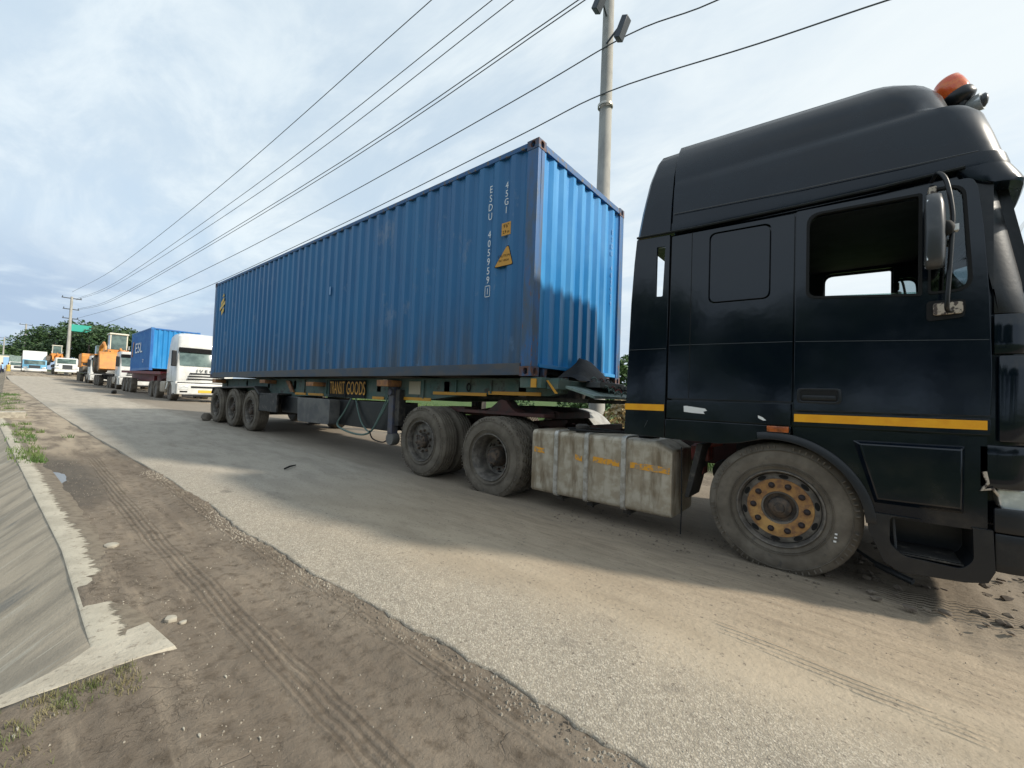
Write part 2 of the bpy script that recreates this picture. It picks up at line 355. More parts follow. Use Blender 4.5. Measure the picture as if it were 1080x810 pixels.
def ev_mesh(o):
    dg = bpy.context.evaluated_depsgraph_get(); dg.update()
    return bpy.data.meshes.new_from_object(o.evaluated_get(dg))
def boolean(base, cutters):
    """base, cutters: MB; returns a mesh with the cutters removed"""
    def tmp(mb):
        bmesh.ops.remove_doubles(mb.bm, verts=mb.bm.verts, dist=1e-5); bmesh.ops.recalc_face_normals(mb.bm, faces=mb.bm.faces)
        me = bpy.data.meshes.new('tmp'); mb.bm.to_mesh(me); mb.bm.free(); o = bpy.data.objects.new('tmp', me); COL.objects.link(o); return o
    b = tmp(base); cs = [tmp(c) for c in cutters]
    for c in cs:
        md = b.modifiers.new('b', 'BOOLEAN'); md.operation = 'DIFFERENCE'; md.solver = 'EXACT'; md.object = c
    bpy.context.view_layer.update()
    me = ev_mesh(b)
    for o in [b]+cs: bpy.data.objects.remove(o)
    return me
def build_mesh(me, name, mat, parent, bevel=0.0, smooth=35, **tags):
    bm = bmesh.new(); bm.from_mesh(me); mb = MB(); mb.bm = bm; return mb.build(name, mat, parent, bevel, smooth, **tags)
def text_mb(txt, size, M, ext=0.001, xs=1.0, spacing=1.0):
    cu_ = bpy.data.curves.new('t', 'FONT'); cu_.body = txt; cu_.size = size; cu_.extrude = ext; cu_.align_x = 'CENTER'; cu_.align_y = 'CENTER'; cu_.resolution_u = 3; cu_.space_character = spacing
    o = bpy.data.objects.new('t', cu_); COL.objects.link(o); bpy.context.view_layer.update(); me = ev_mesh(o); bpy.data.objects.remove(o)
    mb = MB(); mb.bm.from_mesh(me); mb.xf(M @ Matrix.Diagonal((xs, 1, 1, 1))); return mb
def face_m(loc, ux, uz):
    """matrix: local x -> ux, local y -> uz, local z -> outward normal"""
    ux = Vector(ux).normalized(); uz = Vector(uz).normalized(); n_ = ux.cross(uz)
    return Matrix.Translation(loc) @ Matrix((ux, uz, n_)).transposed().to_4x4()
NEAR = lambda x, z, y: face_m((x, y, z), (1, 0, 0), (0, 0, 1))       # reads from -Y
FRONT = lambda x, y, z: face_m((x, y, z), (0, 1, 0), (0, 0, 1))      # reads from +X
# ------------------------------------------------------------------ ground profile
ZT = [(-900, 9.0), (-320, 5.6), (-140, 2.0), (-97, 0.97), (-90, 0.80), (-84, 0.42), (-76, -0.15), (-60, -0.44), (-40, -0.80), (-20, -1.175), (0, -1.535), (6, -1.643), (60, -2.4), (400, -3)]
def zg(x, y=0):
    for (a, za), (b, zb) in zip(ZT, ZT[1:]):
        if x <= b: return za + (zb-za)*(x-a)/(b-a)
    return ZT[-1][1]
def ditch_edge(x): 
    if x > 0.40: return -1e9
    return -3.60 - max(0.0, (-x-1.5))*0.035 if x > -14 else -4.04
def asph(x):
    T = [(-320, -7), (-56, -3.61), (-30, -3.14), (-15, -2.92), (-7, -2.68), (-3.7, -2.56), (-0.2, -2.54), (1.2, -2.45), (2.4, -2.39), (8, -2.3), (60, -2.3)]
    for (a, ya), (b, yb) in zip(T, T[1:]):
        if x <= b: return ya + (yb-ya)*(x-a)/(b-a)
    return T[-1][1]
def axis(segs):
    out = []
    for a, b, st in segs:
        n = max(1, round((b-a)/st)); out += [a+(b-a)*i/n for i in range(n)]
    out.append(segs[-1][1]); return out
def fbm(x, y, s, o=3): return noise.fractal(Vector((x*s, y*s, 3.3)), 0.9, 2.0, o)
XS = axis([(-900, -300, 100), (-300, -100, 20), (-100, -30, 4), (-30, -12, 1.0), (-12, -5, .25), (-5, -1, .09), (-1, 4.2, .045), (4.2, 8, .12), (8, 60, 8), (60, 500, 60)])
YS = axis([(-500, -60, 80), (-60, -12, 8), (-12, -5.5, .8), (-5.5, -4.4, .11), (-4.4, -2.2, .035), (-2.2, 4, .3), (4, 20, 2), (20, 60, 8), (60, 700, 80)])
def dirt_z(x, y):
    z = zg(x)
    near = -13 < x < 8 and -6 < y < 3
    if y < ditch_edge(x):
        d = ditch_edge(x)-y; z -= min(d*0.78, 1.3) + min(d, .25)*0.1
        if d > 3.2: z += min(1.4, (d-3.2)*0.9)
        return z - 0.03
    if near:
        z -= .035*math.exp(-((x+4.65)/.5)**2-((y+3.52)/.13)**2)
        z += fbm(x, y, 1.3, 4)*0.018 + fbm(x*1, y, 9, 3)*0.0045
        # two shallow wheel ruts
        for yc, w, dp in ((-2.83, .14, .016), (-3.10, .13, .014)):
            yy = y-(yc+0.05*math.sin(x*0.7)); z -= dp*math.exp(-(yy/w)**2)
    if x > 0.40 and y < -3.3: z += .022*min(1, (-3.3-y)/.15) - min(0.3, max(0, -3.9-y)*0.08)
    return z
g = MB(); g.grid([[(x, y, dirt_z(x, y)) for y in YS] for x in XS])
def ground_mat():
    m = bpy.data.materials.new('brown_dirt'); m.use_nodes = True; t = m.node_tree; n = t.nodes; l = t.links; b = n['Principled BSDF']
    tcn = n.new('ShaderNodeTexCoord')
    def nz(sc, st=(1, 1, 1), de=7, ro=0.6, off=(0, 0, 0), di=0):
        mp = n.new('ShaderNodeMapping'); mp.inputs['Scale'].default_value = st; mp.inputs['Location'].default_value = off; l.new(tcn.outputs['Object'], mp.inputs[0])
        x = n.new('ShaderNodeTexNoise'); x.inputs['Scale'].default_value = sc; x.inputs['Detail'].default_value = de; x.inputs['Roughness'].default_value = ro; x.inputs['Distortion'].default_value = di
        l.new(mp.outputs[0], x.inputs['Vector']); return x.outputs['Fac']
    def rp(f, a, c, d=0, e=1):
        x = n.new('ShaderNodeMapRange'); x.interpolation_type = 'SMOOTHSTEP'; l.new(f, x.inputs[0]); x.inputs[1].default_value = a; x.inputs[2].default_value = c; x.inputs[3].default_value = d; x.inputs[4].default_value = e; return x.outputs[0]
    def mx(f, a, c):
        x = n.new('ShaderNodeMix'); x.data_type = 'RGBA'
        if isinstance(f, (int, float)): x.inputs[0].default_value = f
        else: l.new(f, x.inputs[0])
        for i, v in ((6, a), (7, c)):
            if isinstance(v, tuple): x.inputs[i].default_value = (*v, 1)
            else: l.new(v, x.inputs[i])
        return x.outputs[2]
    def ma(op, a, c, d=None):
        x = n.new('ShaderNodeMath'); x.operation = op
        for i, v in enumerate((a, c, d)):
            if v is None: continue
            if isinstance(v, (int, float)): x.inputs[i].default_value = v
            else: l.new(v, x.inputs[i])
        return x.outputs[0]
    sx = n.new('ShaderNodeSeparateXYZ'); l.new(tcn.outputs['Object'], sx.inputs[0]); X, Y = sx.outputs[0], sx.outputs[1]
    return m, n, l, b, nz, rp, mx, ma, X, Y, tcn
def wave(n, l, tcn, direction, scale, dist, st=(1, 1, 1), detail=3, dsc=1.0, prof='SIN'):
    mp = n.new('ShaderNodeMapping'); mp.inputs['Scale'].default_value = st; l.new(tcn.outputs['Object'], mp.inputs[0])
    w = n.new('ShaderNodeTexWave'); w.bands_direction = direction; w.wave_profile = prof; w.inputs['Scale'].default_value = scale; w.inputs['Distortion'].default_value = dist
    w.inputs['Detail'].default_value = detail; w.inputs['Detail Scale'].default_value = dsc; l.new(mp.outputs[0], w.inputs['Vector']); return w.outputs['Fac']
m, n, l, b, nz, rp, mx, ma, X, Y, tcn = ground_mat()
c = mx(rp(nz(1.7, (0.5, 1.6, 1)), .36, .66), (0.162, 0.132, 0.102), (0.228, 0.189, 0.146))
c = mx(rp(nz(16), .45, .75), c, (0.105, 0.083, 0.062))
c = mx(rp(nz(5, (0.35, 2.2, 1), off=(4, 2, 0)), .56, .72), c, (0.25, 0.205, 0.155))
# paler dusty stretch further along the verge
far = ma('MULTIPLY', rp(X, -4.8, -8.0), rp(nz(1.6, (0.6, 2.0, 1), off=(1, 5, 0)), .35, .6))
c = mx(far, c, (0.36, 0.30, 0.225))
# damp patch by the puddle
px_ = ma('SUBTRACT', X, -4.6); py_ = ma('SUBTRACT', Y, -3.5)
dd = ma('ADD', ma('MULTIPLY', ma('MULTIPLY', px_, px_), 0.22), ma('MULTIPLY', ma('MULTIPLY', py_, py_), 4.5))
wet = rp(ma('ADD', dd, ma('MULTIPLY', nz(2.5), 0.8)), 1.5, .7)
c = mx(ma('MULTIPLY', wet, .75), c, (0.095, 0.085, 0.073))
# verge beyond the road carries grass-stained soil
c = mx(rp(Y, 4.0, 6.0), c, mx(rp(nz(1.2), .35, .65), (0.05, 0.095, 0.025), (0.08, 0.12, 0.035)))
c = mx(rp(X, -100, -120), c, (0.10, 0.12, 0.06)); c = mx(rp(Y, -5.6, -6.6), c, (0.06, 0.085, 0.03))
l.new(c, b.inputs['Base Color']); b.inputs['Roughness'].default_value = .95; b.inputs['Specular IOR Level'].default_value = .2
# tyre prints: ribs running along the verge, broken up by noise
msk = None
for yc, w_ in ((-3.06, .085), (-2.60, .05)):
    wob = ma('MULTIPLY', ma('SINE', ma('MULTIPLY', X, .7), 0), .05)
    q = ma('ABSOLUTE', ma('SUBTRACT', ma('SUBTRACT', Y, yc), wob), 0)
    k = rp(q, w_, w_*0.75); msk = k if msk is None else ma('MAXIMUM', msk, k)
rib = wave(n, l, tcn, 'Y', 9.0, 1.2, (1, 1, 1), 2, 2.0)
lug = wave(n, l, tcn, 'DIAGONAL', 9.0, 1.0, (1, 1.2, 0), 2, 3)
msk = ma('MULTIPLY', msk, rp(X, -8, -5)); msk = ma('MULTIPLY', msk, rp(nz(1.1, (.7, 1, 1), off=(7, 1, 0)), .36, .56))
vc = n.new('ShaderNodeTexVoronoi'); vc.feature = 'DISTANCE_TO_EDGE'; vc.inputs['Scale'].default_value = 11
dmp = n.new('ShaderNodeVectorMath'); dmp.operation = 'MULTIPLY_ADD'; l.new(nz(7), dmp.inputs[0]); dmp.inputs[1].default_value = (.25, .25, .25); l.new(tcn.outputs['Object'], dmp.inputs[2]); l.new(dmp.outputs[0], vc.inputs['Vector'])
crack = ma('MULTIPLY', rp(vc.outputs['Distance'], .035, .0), rp(nz(1.9, off=(8, 8, 0)), .5, .62))
h = ma('ADD', ma('MULTIPLY', nz(14, de=8, ro=.65), 1.0), ma('MULTIPLY', nz(75, de=5, ro=.7), .42)); h = ma('SUBTRACT', h, ma('MULTIPLY', crack, .35))
c = mx(ma('MULTIPLY', ma('MULTIPLY', msk, rp(rib, .5, .2)), .40), c, (0.075, 0.058, 0.043)); l.new(c, b.inputs['Base Color'])
h = ma('ADD', h, ma('MULTIPLY', msk, ma('ADD', ma('MULTIPLY', rib, .34), ma('MULTIPLY', lug, .06))))
h = ma('ADD', h, ma('MULTIPLY', ma('MULTIPLY', wave(n, l, tcn, 'Y', 3.0, 4.0, (.3, 1, 1), 4, 1.5), .22), rp(X, -9, -6)))
bn = n.new('ShaderNodeBump'); bn.inputs['Distance'].default_value = .022; bn.inputs['Strength'].default_value = .8; l.new(h, bn.inputs['Height']); l.new(bn.outputs[0], b.inputs['Normal'])
go = g.build('ground', m, smooth=180, kind='structure')
# road
VS = [0, .004, .02, .05, .1, .16, .23, .31, .4, .5, .62, .76, .92, 1.1, 1.3, 1.55, 1.85, 2.2, 2.6, 3.0, 3.3, 3.6, 4.0, 4.5, 5.0, 5.5, 5.7, 5.72]
XR = axis([(-320, -60, 20), (-60, -12, 2), (-12, -5, .3), (-5, 4.5, .04), (4.5, 30, 1.5)])
def edge_n(x):
    k = .3 if x < -3.5 else (1 if x > -1 else .3+.7*(x+3.5)/2.5)
    return k*(noise.noise(Vector((x*1.1, 0, 5)))*.05 + noise.noise(Vector((x*4.3, 0, 1)))*.022 + noise.noise(Vector((x*15, 0, 8)))*.018)
rows = []
for x in XR:
    e = asph(x) + (edge_n(x) if -14 < x else 0); r = []
    for i, v in enumerate(VS):
        z = zg(x) + .030
        if i == 0: z = zg(x) - .05
        elif i >= len(VS)-2: z = zg(x) - .03 - .05*(i-len(VS)+2)
        else:
            z -= .022*math.exp(-v/.12)
            if -13 < x: z += fbm(x, e+v, 1.5, 3)*.012
            if x > 1.6 and v > 2.0: z += max(0, min(1, (x-2.7)/.7))*(fbm(x, e+v, 3.2, 4)*.034 + fbm(x, e+v, 11, 3)*.016)
        r.append((x, e+v + (noise.noise(Vector((x*6, v*6, 2)))*.01 if i > 1 else 0), z))
    rows.append(r)
m, n, l, b, nz, rp, mx, ma, X, Y, tcn = ground_mat(); m.name = 'worn_asphalt'
c = mx(rp(nz(2.0, (.5, 1.3, 1)), .35, .65), (0.42, 0.35, 0.26), (0.34, 0.28, 0.205))
smooth_g = mx(rp(nz(3.0, (.4, 1.2, 1), off=(3, 3, 0)), .4, .65), (0.41, 0.365, 0.30), (0.335, 0.298, 0.245))
c = mx(rp(X, -.4, -3.2), c, smooth_g)
dust = ma('MULTIPLY', rp(X, -3.5, 1.0), rp(ma('ADD', Y, ma('MULTIPLY', nz(1.2, (.5, 1.5, 1), off=(2, 8, 0)), 1.1)), -1.15, .15))
c = mx(ma('MULTIPLY', dust, .8), c, mx(rp(nz(7, (.4, 1.8, 1)), .4, .68), (0.365, 0.29, 0.21), (0.265, 0.21, 0.15)))
c = mx(ma('MULTIPLY', ma('MULTIPLY', dust, rp(nz(6, (.22, 2.6, 1), de=8, ro=.7, off=(9, 1, 0)), .50, .66)), .45), c, (0.21, 0.162, 0.115))
c = mx(ma('MULTIPLY', rp(nz(3.2, (.6, 1.4, 1), de=9, ro=.75, off=(4, 9, 0)), .56, .64), .3), c, (0.20, 0.16, 0.12))
# darker lane below the vehicles
dark_lane = ma('MULTIPLY', rp(ma('ADD', Y, ma('MULTIPLY', nz(1.8, (.35, 1.6, 1), off=(5, 5, 0)), 1.2)), -.1, .9), .8)
c = mx(dark_lane, c, (0.19, 0.158, 0.122))
# exposed chippings along the ragged edge
band = rp(ma('ADD', ma('SUBTRACT', Y, ma('MULTIPLY', X, .045)), ma('MULTIPLY', nz(1.5, (.6, 1, 1), off=(0, 3, 3)), .9)), -1.05, -1.9)
vo = n.new('ShaderNodeTexVoronoi'); vo.inputs['Scale'].default_value = 120; vo.inputs['Randomness'].default_value = 1
wj = n.new('ShaderNodeVectorMath'); wj.operation = 'MULTIPLY_ADD'; l.new(nz(60, de=3), wj.inputs[0]); wj.inputs[1].default_value = (.03, -.03, .02); l.new(tcn.outputs['Object'], wj.inputs[2]); l.new(wj.outputs[0], vo.inputs['Vector'])
sc_ = n.new('ShaderNodeSeparateColor'); l.new(vo.outputs['Color'], sc_.inputs[0])
chip = mx(rp(sc_.outputs[0], .1, .95), (0.37, 0.33, 0.26), (0.62, 0.56, 0.46))
chip = mx(ma('MULTIPLY', rp(nz(24, de=8, ro=.75), .47, .62), .55), chip, (0.22, 0.19, 0.15))
chip = mx(rp(vo.outputs['Distance'], .42, .66), chip, (0.31, 0.275, 0.225))
bandx = ma('MULTIPLY', band, rp(X, -9, -2.5, .25, 1))
c = mx(ma('MULTIPLY', bandx, .85), c, chip)
# bare dark scars where the surface has broken away
scar = ma('MULTIPLY', rp(nz(1.15, (1, 1.6, 1), off=(2.2, 1.1, 0)), .60, .68), band)
c = mx(ma('MULTIPLY', scar, .6), c, (0.13, 0.115, 0.10))
c = mx(rp(nz(38, de=5), .58, .74), c, (0.15, 0.125, 0.10))
l.new(c, b.inputs['Base Color']); b.inputs['Roughness'].default_value = .93; b.inputs['Specular IOR Level'].default_value = .25
trk = None
for yc, w_ in ((-.62, .10), (-.98, .08)):
    q = ma('ABSOLUTE', ma('SUBTRACT', ma('ADD', Y, ma('MULTIPLY', X, .12)), yc), 0); k = rp(q, w_, w_*.7); trk = k if trk is None else ma('MAXIMUM', trk, k)
trk = ma('MULTIPLY', ma('MULTIPLY', trk, rp(X, 1.2, 2.2)), rp(nz(1.6, off=(5, 2, 0)), .46, .6))
trk2 = rp(ma('ABSOLUTE', ma('SUBTRACT', Y, .12), 0), .16, .12); trk2 = ma('MULTIPLY', trk2, rp(X, 3.0, 3.3)); trk = ma('MAXIMUM', trk, trk2)
h = ma('ADD', ma('MULTIPLY', ma('MULTIPLY', ma('ADD', ma('SUBTRACT', 1, vo.outputs['Distance']), ma('MULTIPLY', nz(150, de=5, ro=.8), 1.2)), bandx), .34), ma('MULTIPLY', nz(26, de=7), .8))
h = ma('ADD', h, ma('MULTIPLY', trk, ma('MULTIPLY', wave(n, l, tcn, 'Y', 8.0, 1.0, (1, 1, 1), 2, 2.0), 1.2)))
h = ma('ADD', h, ma('MULTIPLY', ma('MULTIPLY', dust, nz(9, (.35, 2.2, 1), de=6)), 1.6))
bn = n.new('ShaderNodeBump'); bn.inputs['Distance'].default_value = .012; bn.inputs['Strength'].default_value = .9; l.new(h, bn.inputs['Height']); l.new(bn.outputs[0], b.inputs['Normal'])
rd = MB(); rd.grid(rows); rd.build('road', m, smooth=180, kind='structure')
# ------------------------------------------------------------------ concrete storm drain
def drain_mat(name, pale):
    m, n, l, b, nz, rp, mx, ma, X, Y, tcn = ground_mat(); m.name = name
    if pale:
        c = mx(rp(nz(4), .4, .65), (0.46, 0.42, 0.34), (0.36, 0.325, 0.26)); c = mx(rp(nz(30), .55, .72), c, (0.22, 0.19, 0.15))
        h = nz(40)
    else:
        c = mx(rp(nz(2.2, (1.5, .5, 1)), .38, .64), (0.40, 0.34, 0.26), (0.26, 0.225, 0.175))
        c = mx(rp(nz(5, (3.0, .28, .28), off=(1, 1, 1), di=.4), .56, .72), c, (0.48, 0.44, 0.36))
        c = mx(rp(nz(3, (1.6, .5, .5), off=(6, 1, 1)), .55, .75), c, (0.17, 0.165, 0.15))
        h = ma('ADD', nz(6, (4.0, .3, .3), di=.4), ma('MULTIPLY', nz(45), .4))
    l.new(c, b.inputs['Base Color']); b.inputs['Roughness'].default_value = .9
    bn = n.new('ShaderNodeBump'); bn.inputs['Distance'].default_value = .008; l.new(h, bn.inputs['Height']); l.new(bn.outputs[0], b.inputs['Normal'])
    return m
DL = drain_mat('brushed_drain_concrete', False); DP = drain_mat('pale_drain_concrete', True)
dr = thing('storm_drain', 'open concrete drain with brushed sloping side along the dirt verge', 'drain', (0, -3.6, zg(0)))
xs = axis([(-14, -6, .5), (-6, .36, .08)])
rows = []
for x in xs:
    e = ditch_edge(x); z0 = zg(x)+.010; k = max(0, min(1, (x+.75)/.95)); k = k*k     # the lining sweeps round to the end wall
    row = []
    for i in range(26):
        d = 2.3*(i/25)**1.5
        row.append((x + .0*d, e - d, z0 - d*0.78*(1-.45*k) - .0 + .006*noise.noise(Vector((x*3, d*3, 0)))))
    rows.append(row)
MBl = MB(); MBl.grid(rows); MBl.build('sloping_side', DL, dr, smooth=180)
# broken flat lip: ragged outer edge feathered over the dirt
lip = MB(); top = []; bot = []
xs2 = axis([(-14, -6, .3), (-6, .24, .03)])
for x in xs2:
    e = ditch_edge(x); z = zg(x)
    top.append([(x, e-.012, z+.008), (x, e, z+.016), (x, e+.10, z+.016), (x, e+.17, z+.010), (x, e+.24, z-.005), (x, e+.26, z-.04)])
def lip_mat():
    m, n, l, b, nz, rp, mx, ma, X, Y, tcn = ground_mat(); m.name = 'worn_lip'
    pale = mx(rp(nz(4), .4, .65), (0.46, 0.42, 0.335), (0.37, 0.335, 0.265)); pale = mx(rp(nz(30), .55, .72), pale, (0.24, 0.205, 0.16))
    dirt = mx(rp(nz(16), .4, .7), (0.20, 0.168, 0.125), (0.125, 0.102, 0.076))
    # object origin is the drain root: Y is measured from the straight edge at -3.6
    ed = ma('ADD', Y, ma('MULTIPLY', ma('MAXIMUM', ma('SUBTRACT', ma('MULTIPLY', X, -1), 1.5), 0), .035))
    w = ma('ADD', ma('MULTIPLY', ma('SUBTRACT', nz(1.3, de=2, off=(3, 0, 0)), .5), .08), ma('MULTIPLY', ma('SUBTRACT', nz(14, (1.4, .5, 1), de=8, ro=.72), .5), .22))
    f = rp(ma('SUBTRACT', ed, w), .125, .10)
    c = mx(f, dirt, pale); l.new(c, b.inputs['Base Color']); b.inputs['Roughness'].default_value = .93
    bn = n.new('ShaderNodeBump'); bn.inputs['Distance'].default_value = .01; l.new(ma('ADD', ma('MULTIPLY', f, .8), ma('MULTIPLY', nz(40, de=6), .5)), bn.inputs['Height']); l.new(bn.outputs[0], b.inputs['Normal']); return m
lip.grid(top); lip.build('lip', lip_mat(), dr, smooth=180)
# end wall that follows the mouth of the drain
ew = MB()
cl = [(.24, -3.37, .19, .012), (.25, -3.45, .178, .016), (.265, -3.53, .163, .02), (.288, -3.60, .14, .02), (.318, -3.66, .11, .014), (.342, -3.73, .086, .012), (.358, -3.80, .070, .006), (.37, -3.90, .062, -.0), (.39, -4.2, .060, -.03), (.42, -4.7, .06, -.09)]
rr = []
for x, y, w, dz in cl:
    z = zg(x)+.012+dz*.3; rr.append([(x-w, y-.03, z-.75), (x-w, y-.03, z-.02), (x-w+.015, y-.02, z), (x+w-.015, y+.02, z), (x+w, y+.03, z-.02), (x+w, y+.03, z-.75)])
ew.loft(rr); ew.build('end_wall', DP, dr, smooth=40)
# culvert slab further along
cv = MB(); cv.box((-14.6, -4.6, zg(-14.3)-.45), (-13.9, -3.62, zg(-14.3)-.02)); cv.box((-14.55, -4.55, zg(-14.3)-.02), (-13.95, -3.55, zg(-14.3)+.16))
cv.build('culvert_block', 'stone', bevel=.02, label='small concrete culvert block beside the drain at the left edge', category='culvert')
# puddle
pd = MB(); pts = []
for k in range(28):
    a = 2*PI*k/28; r_ = 1+.35*noise.noise(Vector((math.cos(a)*1.5, math.sin(a)*1.5, 7))); pts.append((-4.65+.85*r_*math.cos(a), -3.53+.17*r_*math.sin(a)))
pd.add([(x, y, zg(x)-.010) for x, y in pts], [tuple(range(28))])
K['water'] = pm('puddle_water', (0.12, 0.11, 0.09), 0.12, spec=1.0)
pd.build('puddle', 'water', smooth=None, kind='structure')
# ------------------------------------------------------------------ wheels
R_T = .52
def tyre_mesh(R=.52, w=.30, r=.292, lug=False, n=120):
    P_ = [(r, .035), (r+.012, .012), (r+.05, .001), (r+.11, -.006), (R-.10, -.004), (R-.055, .003), (R-.022, .016), (R-.006, .032)]
    tread = []
    k = 9
    for i in range(k):
        y0 = .038+(w-.076)*i/k; y1 = .038+(w-.076)*(i+1)/k
        rr = R if i % 2 == 0 else R-.012
        tread += [(rr, y0+.002), (rr, y1-.002)]
    P_ = P_ + tread + [(R-.006, w-.032), (R-.055, w-.003), (r+.11, w+.006), (r+.02, w-.01), (r, w-.035)]
    for i in (3, 4): pass
    nt_ = len(P_)
    def mod(j, kk):
        if lug and 6 <= j < nt_-4:
            ph = (kk + (j//4)) % 4
            return -.013 if ph == 0 else 0
        if not lug and j in (6, 7): return -.006 if kk % 5 == 0 else 0
        return 0
    mb = MB(); mb.lathe(P_, n=n, mod=mod, close=True); return mb
def ring_marks(mb, R=.52):
    # raised lines and moulded marks on the sidewall
    for k_ in range(72):
        if k_ % 18 in (0, 1, 9, 10): continue
        a = 2*PI*k_/72; c_ = Vector((.487*math.cos(a), .001, .487*math.sin(a))); mb.box(tuple(c_-Vector((.012, .009, .004))), tuple(c_+Vector((.012, .004, .004))), Matrix.Rotation(-a, 3, 'Y'))
    for rr in (.335, .35, .462): mb.lathe([(rr-.0025, -.0045), (rr, -.0085), (rr+.0025, -.0045), (rr, 0.0)], n=72, close=True)
def hand_holes(mb, n=10, r=.232, y=0., s=.03):
    for k in range(n):
        a = 2*PI*(k+.5)/n
        c = Vector((r*math.cos(a), y, r*math.sin(a))); t = Vector((-math.sin(a), 0, math.cos(a))); u = Vector((math.cos(a), 0, math.sin(a)))
        vs = [c + s*1.25*math.cos(q)*t + s*.62*math.sin(q)*u for q in [2*PI*i/12 for i in range(12)]]
        mb.add(vs, [tuple(range(12))])
WH = {}
def wheel_proto(kind):
    """axis along Y, outer face towards -Y, centre at the origin"""
    d = {}
    def fin(mb, bev=0):
        bmesh.ops.remove_doubles(mb.bm, verts=mb.bm.verts, dist=1e-5); bmesh.ops.recalc_face_normals(mb.bm, faces=mb.bm.faces)
        me = bpy.data.meshes.new('w'); mb.bm.to_mesh(me); mb.bm.free(); return me
    t = tyre_mesh(lug=kind == 'drive'); ring_marks(t); 
    if kind in ('drive', 'tag'):
        t2 = tyre_mesh(lug=kind == 'drive'); t2.xf(Matrix.Translation((0, .34, 0))); tmp_ = fin(t2); t.bm.from_mesh(tmp_)
    d['tyre'] = (fin(t), 'tyre')
    r_ = MB()
    if kind in ('front', 'trailer', 'tag'):
        yd = {'front': .052, 'trailer': .085, 'tag': .07}[kind]
        r_.lathe([(.302, .035), (.302, .002), (.297, -.002), (.290, .0), (.283, .02), (.278, .05), (.276, yd+.02), (.272, yd+.004), (.262, yd), (.115, yd), (.110, yd+.03), (.110, .2), (.29, .2), (.292, .08)], close=True)
        hh = MB(); hand_holes(hh, 10, .250 if kind == 'front' else .226, yd+.0065 if kind != 'front' else yd-.001, .027)
        hb = MB()
        if kind == 'front':
            hb.lathe([(.128, yd+.03), (.110, yd+.026), (.085, yd+.03), (.078, yd+.002), (.058, yd-.012), (.05, yd-.018), (.0, yd-.02)], n=40)
            hb.lathe([(.04, yd-.018), (.034, yd-.03), (.012, yd-.032), (.0, yd-.03)], n=24)
        else:
            hb.lathe([(.115, yd+.03), (.098, yd-.02), (.095, yd-.06), (.07, yd-.075), (.0, yd-.08)], n=28)
            for k in range(8):
                a = 2*PI*k/8; hb.lathe([(.012, yd-.05), (.012, yd-.085), (0, yd-.085)], c=(.075*math.cos(a), 0, .075*math.sin(a)), n=6)
        d['hub'] = (fin(hb), 'rimdark')
        if kind == 'front':
            og = MB(); og.lathe([(.231, yd+.002), (.228, yd-.006), (.130, yd-.006), (.126, yd+.012), (.231, yd+.012)], n=60, close=True); d['nut_ring'] = (fin(og), 'orangerim')
        nu = MB()
        for k in range(10):
            a = 2*PI*k/10+.1; rr = .182 if kind == 'front' else .155
            cc = (rr*math.cos(a), 0, rr*math.sin(a))
            nu.lathe([(.024, yd-.004), (.024, yd-.010), (.017, yd-.012), (.0155, yd-.034), (.008, yd-.038), (.0, yd-.038)], c=cc, n=12 if kind == 'front' else 8)
        d['wheel_nuts'] = (fin(nu), 'nut' if kind == 'front' else 'rimdark')
        d['hand_holes'] = (fin(hh), 'seam')
    else:
        r_.lathe([(.302, .035), (.302, .002), (.296, -.002), (.288, .0), (.280, .02), (.256, .06), (.248, .15), (.236, .20), (.17, .215), (.10, .215), (.10, .24), (.29, .24), (.292, .08)], close=True)
        hb = MB(); hb.lathe([(.13, .215), (.12, .13), (.105, .09), (.085, .075), (.08, .06), (.0, .055)], n=32)
        for k in range(10):
            a = 2*PI*k/10; hb.lathe([(.017, .215), (.015, .17), (0, .168)], c=(.168*math.cos(a), 0, .168*math.sin(a)), n=8)
            hb.lathe([(.010, .09), (.010, .068), (0, .066)], c=(.088*math.cos(a+.3), 0, .088*math.sin(a+.3)), n=6)
        hh = MB(); hand_holes(hh, 8, .205, .2055, .028)
        d['hub'] = (fin(hb), 'rimdark'); d['hand_holes'] = (fin(hh), 'seam')
    d['wheel'] = (fin(r_), 'rim')
    return d
def wheel(kind, root, x, z, far=False, y=0.0, W_=2.44, spin=0.0, dy=0.0):
    if kind not in WH: WH[kind] = wheel_proto(kind)
    d = WH[kind]; me, mt = d['wheel']; o = mkobj('wheel', me, mt, root, root['_o'], 40 if not me.materials else None)
    R0 = Vector(root['_o']); o.location = Vector((x, (W_-y) if far else y, z)) - R0
    o.rotation_euler = (0, spin, 0) if not far else (0, spin, PI)
    for k, (me, mt) in d.items():
        if k == 'wheel': continue
        mkobj(k, me, mt, o, (0, 0, 0), 40 if not me.materials else None)
    return o
